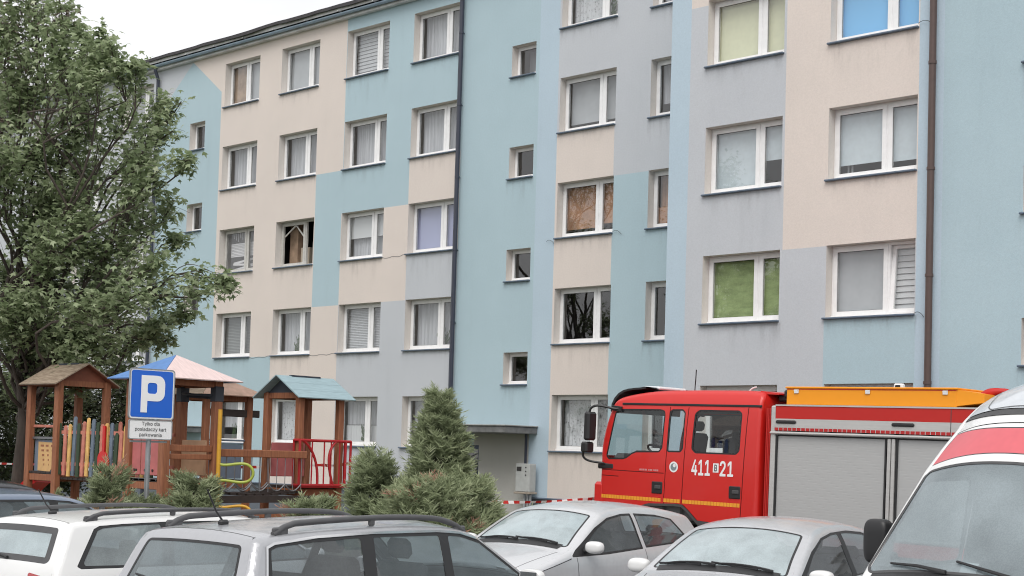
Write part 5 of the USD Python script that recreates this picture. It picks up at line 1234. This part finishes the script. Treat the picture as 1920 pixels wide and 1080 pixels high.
_, SHELLS['white'] = car('estate_car', 'white estate with grey roof rails and short black aerial, left of the silver estate', POSE['white'], WAGON_W, 'paint_white')
WAGON_B = dict(WAGON); WAGON_B.pop('antenna'); WAGON_B.pop('rails')
_, SHELLS['blue'] = car('estate_car', 'dark blue-grey estate with a glossy roof, behind the white estate at the left edge', (-15.75, 8.55, 100.0), WAGON_B, 'paint_blue_grey')
_, SHELLS['hatch'] = car('hatchback', 'silver five-door hatchback facing the viewer in front of the fire engine cab', POSE['hatch'], HATCH, 'paint_silver_warm')
_, SHELLS['sedan'] = car('sedan', 'silver saloon with rounded roof between the hatchback and the ambulance', POSE['sedan'], SEDAN, 'paint_sedan')
car('hatchback', 'black car half hidden behind the shaggy juniper and the brown roofed play house', (-20.6, 10.6, 100.0), HATCH, 'paint_black')
car('hatchback', 'white car of which only the tail shows behind the silver hatchback', (-13.9, 16.3, 275.5), dict(HATCH, tall=0.90), 'paint_white')
# ================================================================== FIRE ENGINE
fe = thing('fire_engine', 'red fire engine with crew cab, aluminium shutters and an orange chest on its roof', 'fire engine', (-13.3, 21.25, 0), rotz=180.0, pitch=-0.92)
Wc = PchipInterpolator([0.4, 1.0, 2.0, 2.2, 2.95, 3.05, 3.25], [1.235, 1.25, 1.25, 1.245, 1.20, 1.16, 1.02])
Tc = PchipInterpolator([-0.2, 0.5, 2.6, 3.2, 3.5], [1.0, 1.0, 1.0, 0.985, 0.93])
cabsh = Shell([(3.38, .55), (3.385, 1.2), (3.345, 1.63), (3.343, 1.95), (3.355, 2.2), (3.257, 2.6), (3.135, 2.944), (3.045, 3.046), (2.87, 3.10), (2.5, 3.165), (2.067, 3.198), (1.23, 3.212), (.19, 3.209), (.06, 3.16), (.035, 2.95), (.032, .95)], 0.95,
              lambda x, z: Wc(np.clip(z, .4, 3.25)) * Tc(np.clip(x, -.2, 3.5)), 0.07, [(3.38, .55, .10), (3.34, 2.0, .12), (3.1, 3.0, .08), (2.5, 3.165, .04), (.2, 3.2, .02), (.03, 2, 0.0), (.03, .96, 0.0)], it=2)
w1 = rounded([(2.968, 2.836), (2.068, 2.845), (1.989, 2.825), (1.976, 2.771), (1.997, 2.225), (2.047, 2.164), (2.536, 2.147), (2.628, 2.113), (2.742, 2.04), (2.811, 2.019), (3.13, 2.007), (3.172, 2.047), (3.025, 2.78)], 0.02)
w2 = rounded([(1.80, 2.849), (1.601, 2.852), (1.556, 2.815), (1.567, 2.222), (1.603, 2.18), (1.857, 2.176), (1.828, 2.828)], 0.03)
w3 = rounded([(1.242, 2.846), (.474, 2.85), (.421, 2.817), (.432, 2.226), (.487, 2.179), (1.277, 2.176), (1.343, 2.23), (1.31, 2.801)], 0.05)
archp = Polygon([(2.75, .3), (2.62, .85), (2.413, 1.13), (2.323, 1.19), (2.211, 1.225), (1.654, 1.25), (1.522, 1.242), (1.411, 1.173), (1.212, 1.003), (1.1, .9), (1.1, .3)])
arch_out = Polygon([(2.82, .3), (2.68, .87), (2.45, 1.17), (2.34, 1.232), (2.211, 1.268), (1.654, 1.294), (1.50, 1.286), (1.385, 1.205), (1.19, 1.043), (.83, 1.025), (.83, .93), (1.1, .9), (1.1, .3)])
seams = unary_union([LineString(l).buffer(0.006, cap_style='flat') for l in ([(1.857, 2.916), (1.91, 1.0)], [(1.472, 2.913), (1.545, 1.0)], [(.281, 2.93), (.355, .96)], [(3.3, 1.80), (1.92, 1.79)], [(3.3, 1.70), (2.9, 1.695)])])
sealw = unary_union([w.buffer(0.028) for w in (w1, w2, w3)])
cabpoly = cabsh.sil.difference(unary_union([sealw, arch_out, seams]))
fw0, fw1 = cabsh.at(3.352, 2.05), cabsh.at(3.15, 2.92)
fscreen = Polygon([(fw0, -1.10), (fw0, 1.10), (fw1, 1.05), (fw1, -1.05)]).buffer(-0.06).buffer(0.06)
cb_ = put('cab', [cabsh.side(cabpoly, sg, c=0.12) for sg in (1, -1)] + [cabsh.over(cabsh.over_poly(0, cabsh.S[-1]).difference(fscreen), c=0.12)], 'paint_fire', fe, smooth=35)
put('seam_backing', [cabsh.side(seams.buffer(0.02), sg, off=-0.015, c=0.2, bands=False) for sg in (1, -1)], 'trim_black', cb_, kind='stuff')
put('windscreen', cabsh.over(fscreen, off=-0.004, c=0.12), 'truck_glass', fe, smooth=60)
for w in (w1, w2, w3):
    for sg in (1, -1):
        g = put('side_window', cabsh.side(w, sg, off=-0.012, c=0.2, bands=False), 'truck_glass', fe)
        put('rubber_seal', cabsh.side(w.buffer(0.028).difference(w), sg, off=-0.004, c=0.2, bands=False), 'trim_black', g)
lin = cabsh.sil.intersection(sbox(-1, 1.0, 9, 3.4)).buffer(-0.03).difference(sealw.buffer(0.01))
put('lining', [cabsh.side(lin, sg, off=-0.05, c=0.25, bands=False) for sg in (1, -1)] + [cabsh.over(cabsh.over_poly(cabsh.at(3.1, 3.0), cabsh.S[-1], 0.03), off=-0.05, c=0.25)], 'trim_grey', cb_)
for sg in (1, -1): put('drip_rail', bar((2.90, sg * 1.195, 2.955), (0.04, sg * 1.195, 2.952), 0.03, 0.035), 'trim_black', fe)
put('roof_rib', [bar((2.75, sg * 1.13, 3.06), (0.1, sg * 1.13, 3.06), 0.02, 0.02) for sg in (1, -1)], 'paint_fire', fe)
# number, stripe, badge, lettering on both doors
def decal_text(s_, x, z, h, mat, name, wide, sg=1):
    g = meshkit.text_mesh(s_, h, 0.003, bold=True); v = np.array(g.vertices); k = wide / (v[:, 0].max() - v[:, 0].min())
    y0 = cabsh.side_y(np.full(len(v), x), np.full(len(v), z + h / 2))
    vx = (v[:, 0] - v[:, 0].min()) * k
    V = np.stack([x - vx if sg > 0 else x - wide + vx, sg * (y0 + 0.001 + v[:, 2]), z + v[:, 1]], 1)
    return put(name, tm(V, g.faces), mat, fe)
for sg in (1, -1):
    decal_text('411', 1.345, 1.795, 0.245, 'decal_white', 'number', 0.375, sg)
    decal_text('21', 0.775, 1.80, 0.235, 'decal_white', 'number', 0.265, sg)
    bx = put('letter_box', cabsh.side(rounded([(.912, 1.85), (.80, 1.85), (.80, 2.0), (.912, 2.0)], .004), sg, off=0.002, bands=False, c=0.3), 'decal_white', fe)
    decal_text('B', 0.885, 1.872, 0.105, 'sign_black', 'letter', 0.055, sg)
    em = put('badge', cabsh.side(Point(1.715, 1.905).buffer(0.09), sg, off=0.002, bands=False, c=0.3), 'decal_white', fe)
    put('badge_mark', [cabsh.side(p, sg, off=0.004, bands=False, c=0.3) for p in (Point(1.715, 1.905).buffer(0.062).difference(Point(1.70, 1.93).buffer(0.03)), )], 'decal_grey', em)
    for a, b in ((3.30, 1.962), (1.905, 1.56), (1.515, .363)):
        n = int((a - b) / 0.062)
        put('reflective_stripe', [cabsh.side(sbox(a - (a - b) * (i + 1) / n + 0.003, 1.306, a - (a - b) * i / n - 0.003, 1.368), sg, off=0.002, bands=False, c=0.5) for i in range(n)], 'reflex_orange', fe)
    put('lettering', [cabsh.side(sbox(x - w_, 1.818, x, 1.848), sg, off=0.002, bands=False, c=0.5) for x, w_ in ((2.44, .035), (2.40, .03), (2.365, .03), (2.325, .05), (2.25, .02), (2.22, .055), (2.14, .03), (2.105, .03), (2.07, .035))], 'decal_pink', fe)
    for hx in (2.05, .47):
        hp = put('door_handle', box((hx, sg * 1.252, 1.542), (0.225, 0.03, 0.205), bevel=0.02), 'trim_black', fe)
        put('grip', box((hx - 0.03, sg * 1.275, 1.55), (0.13, 0.02, 0.06), bevel=0.008), 'trim_grey', hp)
    put('wheel_arch', [cabsh.side(arch_out.difference(archp).intersection(cabsh.sil.union(sbox(.8, .3, 3, 1.0))), sg, off=0.02, bands=False, c=0.3)], 'trim_grey', fe)
    put('arch_liner', box((1.95, sg * 0.85, 0.8), (1.5, 0.7, 0.9)), 'trim_black', fe) if False else None
    # mirrors
    mp = put('mirror', box((3.405, sg * 1.46, 2.545), (0.13, 0.24, 0.50), bevel=0.035), 'trim_black', fe)
    put('lower_mirror', box((3.45, sg * 1.46, 2.175), (0.15, 0.22, 0.19), bevel=0.03), 'trim_black', mp)
    put('mirror_arm', tube(spline([(2.96, sg * 1.22, 2.87), (3.2, sg * 1.36, 2.90), (3.38, sg * 1.45, 2.88), (3.43, sg * 1.46, 2.79)], 12), 0.022, 8), 'trim_black', mp)
    put('mirror_arm', tube(spline([(3.53, sg * 1.46, 2.10), (3.535, sg * 1.45, 2.0), (3.40, sg * 1.38, 1.93), (3.22, sg * 1.25, 1.90)], 12), 0.020, 8), 'trim_black', mp)
    put('mirror_arm', bar((2.9, sg * 1.215, 2.86), (3.12, sg * 1.215, 2.88), 0.05, 0.09), 'trim_black', mp)
    put('side_marker', box((3.20, sg * 1.225, 1.86), (0.36, 0.05, 0.10), bevel=0.02), 'trim_black', fe)
    put('entry_step', box((2.95, sg * 1.15, 0.62), (0.6, 0.2, 0.3), bevel=0.03), 'trim_grey', fe)
    for x in (1.95, -2.9): wheel((x, sg * 1.05, 0.50), 0.50, 0.30, fe, sg)
put('bumper', box((3.36, 0, 0.98), (0.24, 2.46, 1.2), bevel=0.05), 'paint_fire', fe)
put('grille', box((3.475, 0, 1.25), (0.03, 1.5, 0.45), bevel=0.01), 'trim_black', fe)
for sg in (1, -1): put('headlight', box((3.475, sg * 0.85, 0.75), (0.03, 0.42, 0.22), bevel=0.012), 'lamp_clear', fe)
vis = spline([(3.30, 0, 2.80), (3.26, 0, 2.98), (3.12, 0, 3.13), (2.90, 0, 3.20), (2.55, 0, 3.235)], 9)
put('roof_visor', [bar(a + [0, 0, 0], b, 0.001, 0.001) for a, b in ()] or tm(np.vstack([np.stack([vis[:, 0] + o, np.full(9, y), vis[:, 2] + o], 1) for o in (0, .03) for y in (-1.0, 1.0)]), [f for k in range(8) for f in ((k, k + 1, 10 + k), (k, 10 + k, 9 + k), (18 + k, 28 + k, 19 + k), (18 + k, 27 + k, 28 + k), (9 + k, 10 + k, 28 + k), (9 + k, 28 + k, 27 + k), (k, 19 + k, k + 1), (k, 18 + k, 19 + k))]), 'trim_black', fe)
lb = put('light_bar', box((2.72, 0.25, 3.258), (0.36, 0.8, 0.06), bevel=0.022), 'lamp_clear', fe)
put('light_bar_base', box((2.72, 0.25, 3.215), (0.30, 0.75, 0.04)), 'trim_black', lb)
put('aerial', tube([(2.03, 0.3, 3.2), (2.01, 0.3, 3.60)], 0.010, 6), 'trim_black', fe)
put('aerial', tube(spline([(0.98, 0.2, 3.2), (0.95, 0.2, 3.25), (0.82, 0.2, 3.31)], 6), 0.012, 6), 'decal_white', fe)
# cabin
for y in (0.75, -0.75):
    put('seat', seat(1.72, y, 1.55, 0.5, 0.85, 0.15), 'seat_cloth', fe)
put('rear_bench', seat(0.25, 0, 1.5, 2.2, 0.75, 0.12, False), 'seat_cloth', fe)
put('headrest', [box((.22, y, 2.40), (0.12, 0.32, 0.24), bevel=0.05) for y in (-.8, -.27, .27, .8)], 'seat_cloth', fe)
put('partition', box((1.20, -0.15, 2.25), (0.06, 0.9, 0.6), bevel=0.03), 'seat_cloth', fe)
put('air_pack', [box((1.05, y, 2.05), (0.25, 0.4, 0.75), bevel=0.08) for y in (0.5, -0.6)], 'seat_cloth', fe)
put('dashboard', box((2.95, 0, 1.92), (0.5, 2.2, 0.35), bevel=0.08), 'dash_plastic', fe)
put('dashboard_hood', box((2.75, 0.62, 2.08), (0.35, 0.5, 0.15), bevel=0.06), 'dash_plastic', fe)
g = trimesh.creation.torus(0.23, 0.02, major_sections=28, minor_sections=6); g.apply_transform(trimesh.transformations.rotation_matrix(-0.55, [0, 1, 0])); g.apply_translation((2.50, 0.62, 2.14)); put('steering_wheel', g, 'dash_plastic', fe)
put('cab_floor', box((1.7, 0, 1.0), (3.2, 2.3, 0.06)), 'trim_black', fe)
put('chassis', box((-1.2, 0, 0.72), (8.4, 0.9, 0.3)), 'trim_black', fe)
put('wheel_housing', [box((1.95, sg * 0.45, 0.7), (1.7, 0.35, 0.9)) for sg in (1, -1)], 'trim_black', fe)
# equipment body
RB = -5.45
bd = put('body_frame', [box(((RB - .17) / 2, 0, 1.93), (-RB - .17 - 0.002, 2.36, 2.02))], 'trim_grey', fe)
put('cab_gap', [box((-0.07, 0, 1.9), (0.18, 2.05, 1.9), bevel=0.02)], 'trim_black', fe)
put('bellows', [box((-0.06 - 0.03 * k, 1.08, 2.0), (0.02, 0.22, 1.85)) for k in range(4)], 'paint_band_red', fe)
put('corner_post', box((-0.215, 0, 1.93), (0.09, 2.5, 2.06), bevel=0.015), 'aluminium', fe)
for sg in (1, -1):
    y = sg * 1.225
    put('red_band', box(((RB - .26) / 2, y, 2.86), (-RB - .26, 0.05, 0.20)), 'paint_band_red', fe)
    put('top_edge', box(((RB - .26) / 2, y, 2.972), (-RB - .26, 0.07, 0.024)), 'aluminium', fe)
    put('light_strip_panel', box(((RB - .26) / 2, y, 2.665), (-RB - .26, 0.052, 0.188)), 'aluminium', fe)
    put('panel_seam', box((-3.25, sg * 1.2525, 2.76), (0.010, 0.004, 0.38)), 'trim_grey', fe)
    n = 62
    put('reflective_squares', [box((-0.285 - 0.0815 * i, sg * 1.2535, 2.595), (0.066, 0.004, 0.046)) for i in range(n)], 'reflex_red', fe, kind='stuff')
    put('cornice', box(((RB - .17) / 2, sg * 1.25, 2.533), (-RB - .17, 0.07, 0.045), bevel=0.018), 'aluminium', fe)
    for a, b in ((-.292, -2.19), (-2.40, -4.10), (-4.28, RB + .08)):
        zs = np.arange(2.485, 0.95, -0.042); V, F = [], []
        for i, z in enumerate(zs):
            k = len(V); yy = sg * 1.205; V += [(a, yy - sg * .0012, z), (b, yy - sg * .0012, z), (b, yy - sg * .0005, z - .004), (a, yy - sg * .0005, z - .004), (b, yy - sg * .0005, z - .039), (a, yy - sg * .0005, z - .039), (b, yy - sg * .0012, z - .042), (a, yy - sg * .0012, z - .042)]
            F += [(k, k + 1, k + 2), (k, k + 2, k + 3), (k + 3, k + 2, k + 4), (k + 3, k + 4, k + 5), (k + 5, k + 4, k + 6), (k + 5, k + 6, k + 7)]
        s_ = put('roller_shutter', tm(V, F), 'shutter_alu', fe)
        for x in (a + 0.012, b - 0.012): put('guide', box((x, sg * 1.215, 1.72), (0.028, 0.03, 1.54)), 'trim_black', s_)
        put('lift_bar', box(((a + b) / 2, sg * 1.235, 0.99), (a - b - .1, 0.03, 0.05), bevel=0.01), 'aluminium', s_)
    for a in (-2.30, -4.19): put('post', [box((a + d_, sg * 1.23, 1.72), (0.055, 0.045, 1.55), bevel=0.008) for d_ in (-.035, .035)], 'aluminium', fe)
    put('sill_skirt', box(((RB - .17) / 2, sg * 1.22, 0.85), (-RB - .17, 0.06, 0.2)), 'paint_fire', fe)
    for a in (-.46, -2.49, -4.5): 
        lp = put('scene_light', box((a, sg * 1.262, 2.708), (0.37, 0.04, 0.055), bevel=0.018), 'trim_black', fe)
    put('shutter_lock', box((-2.36, sg * 1.25, 1.2), (0.06, 0.03, 0.09), bevel=0.01), 'trim_black', fe)
put('roof_deck', box(((RB - .17) / 2, 0, 2.95), (-RB - .19, 2.4, 0.04)), 'aluminium', fe)
oc = put('roof_chest', [box((-1.83, 0.72, 3.115), (2.89, 0.86, 0.27), bevel=0.012), ], 'paint_orange', fe)
tp_ = trimesh.convex.convex_hull(np.array([(-3.275, y, z) for y in (.30, 1.14) for z in (3.005, 3.245)] + [(-3.68, y, z) for y in (.36, 1.10) for z in (3.06, 3.185)]))
put('chest_nose', tp_, 'paint_orange', oc)
put('chest_lid', box((-1.83, 0.72, 3.258), (2.93, 0.90, 0.03), bevel=0.01), 'paint_orange', oc)
put('lid_gap', box((-1.83, 1.1515, 3.232), (2.88, 0.003, 0.012)), 'paint_band_red', oc)
for x in (-.57, -1.83, -3.10):
    put('latch', [box((x, 1.16, 3.20), (0.085, 0.02, 0.07), bevel=0.008), box((x, 1.172, 3.212), (0.07, 0.012, 0.02))], 'chrome', oc)
put('work_lamp', [box((-1.62, -0.2, 3.33), (0.16, 0.10, 0.14), bevel=0.02)], 'decal_white', fe)
put('lamp_glass', box((-1.62, -0.145, 3.33), (0.09, 0.02, 0.09), bevel=0.02), 'trim_black', fe)
put('lamp_stand', box((-1.62, -0.2, 3.1), (0.05, 0.05, 0.36)), 'trim_grey', fe)
# hose reel and tools on the rear of the roof
put('rescue_tool', [tube(spline([(-3.45, 0.75, 3.16), (-3.60, 0.75, 3.22), (-3.78, 0.73, 3.24), (-3.95, 0.71, 3.22)], 12), [.04, .05, .06, .065, .065, .06, .055, .05, .05, .045, .04, .03], 10)], 'paint_band_red', fe, smooth=50)
put('tool_clamp', [box((-3.75, 0.7, 3.03), (0.22, 0.5, 0.12), bevel=0.02), tube([(-4.05, 0.7, 3.16), (-4.22, 0.7, 3.24)], 0.025, 8), box((-4.22, .7, 3.25), (0.07, 0.07, 0.05), bevel=0.015)], 'trim_black', fe)
put('cab_rear_kit', [box((-0.12, 0.55, 3.10), (0.24, 0.5, 0.10), bevel=0.02), box((-0.22, 0.75, 3.17), (0.18, 0.2, 0.14), bevel=0.03), tube([(-.05, .6, 3.12), (-.3, .7, 3.24)], .02, 6)], 'trim_black', fe)
sp_ = trimesh.convex.convex_hull(np.array([(.2, y, z) for y in (-1.0, 1.0) for z in (3.16, 3.21)] + [(-.12, y, z) for y in (-.95, .95) for z in (3.15, 3.175)]))
put('roof_spoiler', sp_, 'paint_fire', fe)

# ================================================================== AMBULANCE
def pillow(c, r, p=0.5):
    g = trimesh.creation.icosphere(3); v = np.array(g.vertices); v = np.sign(v) * np.abs(v) ** p; return tm(v * np.array(r) + np.array(c), g.faces)
principled('amb_red', (0.60, 0.12, 0.14), 0.4, noise=0.04, scale=10)
AP = (-5.139, 12.596, 265.0)
am = thing('ambulance', 'white ambulance with a red band above its windscreen and a domed roof cap', 'ambulance', (AP[0], AP[1], 0), rotz=AP[2], tall=1.035)
Wa = PchipInterpolator([.3, .6, 1.1, 1.3, 1.95, 2.2, 2.5, 2.8], [.92, .97, .965, .93, .80, .76, .66, .42])
Ta = PchipInterpolator([-2.8, -2.2, 1.0, 1.9, 2.3, 2.6], [.97, 1.0, 1.0, .985, .93, .78])
ash = Shell([(2.46, .28), (2.52, .5), (2.50, .75), (2.38, .92), (2.12, 1.02), (1.84, 1.075), (1.77, 1.12), (1.13, 1.955), (1.08, 2.00), (.86, 2.20), (.74, 2.30), (.70, 2.37), (.48, 2.56), (.18, 2.665), (-.4, 2.69), (-2.4, 2.66), (-2.52, 2.58), (-2.55, 2.3), (-2.58, 1.0), (-2.56, .3)], .3,
            lambda x, z: Wa(np.clip(z, .3, 2.8)) * Ta(np.clip(x, -2.8, 2.6)), 0.07, [(2.46, .28, .15), (2.5, .7, .15), (2.1, 1.1, .07), (1.8, 1.2, .09), (1.4, 1.6, .13), (1.1, 1.95, .15), (.8, 2.2, .18), (.5, 2.55, .12), (-.4, 2.69, .06), (-2.4, 2.66, .05), (-2.55, 2, .03), (-2.56, .4, .03)], it=2)
s0, s1 = ash.at(1.765, 1.13), ash.at(1.14, 1.94)
def acro(sa, sb, ia, ib, n=10):
    S = np.linspace(sa, sb, n); w = ash.w(S) - np.linspace(ia, ib, n); return Polygon(list(zip(S, -w)) + list(zip(S[::-1], w[::-1])))
scr = acro(s0, s1, -0.02, 0.0).buffer(-0.07).buffer(0.07, quad_segs=6)
sb0, sb1 = ash.at(1.09, 1.99), ash.at(.80, 2.25)
def curved(sv, dip): return [(sv + dip * (1 - (y / .8) ** 2), y) for y in np.linspace(-.8, .8, 25)]
sc_lo, sc_hi = ash.at(.80, 2.235), ash.at(.735, 2.30)
band = Polygon([(sb0, -.76), (sb0, .76)] + [(sb1 - 0.10 * (1 - (y / .66) ** 2), y) for y in np.linspace(.66, -.66, 25)])
seamc = LineString([(sb1 + .05 - .10 * (1 - (y / .8) ** 2), y) for y in np.linspace(-.8, .8, 25)]).buffer(0.006)
cap0 = ash.at(.69, 2.375)
capedge = Polygon([(cap0 - 0.06 * (1 - (y / .8) ** 2), y) for y in np.linspace(-.8, .8, 25)] + [(cap0 + 0.045 - 0.06 * (1 - (y / .8) ** 2), y) for y in np.linspace(.8, -.8, 25)])
ov = ash.over_poly(0, ash.S[-1])
capall = Polygon([(cap0 + 0.045 - 0.06 * (1 - (y / .8) ** 2), y) for y in np.linspace(-.9, .9, 25)] + [(ash.at(-2.3, 2.66), .9), (ash.at(-2.3, 2.66), -.9)]).intersection(ov)
dw = rounded([(1.62, 1.18), (1.10, 1.80), (.95, 1.86), (.35, 1.88), (.30, 1.2), (1.2, 1.16)], .05)
sidep = ash.sil.difference(unary_union([dw.buffer(.03)] + [Point(x, .33).buffer(.40) for x in (1.55, -1.5)] + [LineString(l).buffer(.006) for l in ([(1.55, 1.15), (1.5, .5)], [(.22, 2.0), (.22, .4)])]))
ab = put('body', [ash.side(sidep, sg, c=.1) for sg in (1, -1)] + [ash.over(ov.difference(unary_union([scr.buffer(.012), band, seamc, capedge, capall])), c=.09)], 'paint_white', am, smooth=40)
put('red_band', ash.over(band.buffer(-.012).intersection(ov), c=.09), 'amb_red', am, smooth=60)
put('band_edge', ash.over(band.difference(band.buffer(-.012)).intersection(ov), c=.09), 'trim_grey', am)
put('roof_seam', ash.over(seamc.intersection(ov), off=-.006, c=.09), 'trim_black', am)
principled('cap_white', (0.50, 0.53, 0.56), 0.18, coat=0.8, noise=0.06, scale=9)
put('roof_cap', ash.over(capall, off=0.012, c=.08), 'cap_white', am, smooth=60)
put('cap_rim', ash.over(capedge.intersection(ov), off=0.006, c=.08), 'trim_grey', am)
put('cap_hatch_line', ash.over(Polygon([(ash.at(.62, 2.45), -.33), (ash.at(-.3, 2.69), -.42), (ash.at(-.3, 2.69), .42), (ash.at(.62, 2.45), .33)]).buffer(.1).exterior.buffer(.004).intersection(capall), off=.016, c=.09), 'trim_grey', am)
wsc = put('windscreen', ash.over(scr.buffer(-.012), off=-.004, c=.08), 'amb_glass', am, smooth=60) if 'amb_glass' in M else None
if wsc is None:
    glass('amb_glass', (0.62, 0.68, 0.69), mist=0.62, rough=0.03, mist_color=(.50, .585, .62), mscale=1.5)
    wsc = put('windscreen', ash.over(scr.buffer(-.012), off=-.004, c=.08), 'amb_glass', am, smooth=60)
put('shade_band', ash.over(scr.buffer(-.012).intersection(sbox(s1 - .13, -2, s1 + .1, 2)), off=-.007, c=.08), 'shade', am) if 'shade' in M else None
put('rubber_edge', ash.over(scr.buffer(.012).difference(scr.buffer(-.012)), off=.001, c=.08), 'trim_grey', wsc)
for sg in (1, -1):
    put('side_window', ash.side(dw, sg, off=-.008, c=.2, bands=False), 'car_glass_side', am)
    put('window_surround', ash.side(dw.buffer(.03).difference(dw), sg, off=-.003, c=.2, bands=False), 'trim_black', am)
    mp = put('mirror', [pillow((1.30, sg * 1.10, 1.36), (0.085, 0.12, 0.185)), box((1.33, sg * 1.0, 1.25), (0.08, 0.2, 0.07), bevel=0.02)], 'trim_black', am, smooth=50)
    for x in (1.55, -1.5): wheel((x, sg * .84, .33), .33, .22, am, sg)
    put('headlight', ash.over(Polygon([(ash.at(2.45, .9) - .12, sg * .5), (ash.at(2.45, .9) + .12, sg * .55), (ash.at(2.45, .9) + .14, sg * .80), (ash.at(2.45, .9) - .1, sg * .8)]).intersection(ov.buffer(-.01)), off=.006, c=.1), 'lamp_clear', am)
put('lining', [ash.side(ash.sil.intersection(sbox(-3, 1.1, 3, 2.7)).buffer(-.03).difference(dw.buffer(.03)), sg, off=-.05, c=.3, bands=False) for sg in (1, -1)] + [ash.over(acro(s1 + .02, ash.at(-2.4, 2.66), .02, .02), off=-.06, c=.3)], 'liner', ab)
put('dashboard', box((1.35, 0, 1.08), (.75, 1.6, .22), bevel=.07), 'dash_plastic', am)
for y in (.45, -.45): put('seat', seat(.35, y, .75, .52, .7, .2), 'seat_cloth', am)
put('partition', box((-.1, 0, 1.4), (.05, 1.6, 1.6)), 'liner', am)
g = trimesh.creation.torus(.20, .018, major_sections=24, minor_sections=6); g.apply_transform(trimesh.transformations.rotation_matrix(-.75, [0, 1, 0])); g.apply_translation((.95, .45, 1.2)); put('steering_wheel', g, 'dash_plastic', am)
put('cab_floor', box((0, 0, .45), (4.6, 1.6, .05)), 'trim_black', am)
for ya, yb, k in ((.55, -.05, .10), (-.1, -.66, .07)):
    w_ = put('wiper', tube([ash.over_at(s0 - .02, ya, .03), ash.over_at(s0 + .03, (ya + yb) / 2, .03), ash.over_at(s0 + k, yb, .015)], [.016, .014, .010], 6), 'trim_black', am)
put('cowl', ash.over(acro(ash.at(1.85, 1.07), s0 - .015, .06, .06), off=.004, c=.1), 'trim_black', am)
put('parking_disc', ash.over(sbox(s0 + .03, -.02, s0 + .12, .12), off=-.02, c=.1), 'decal_white', am)
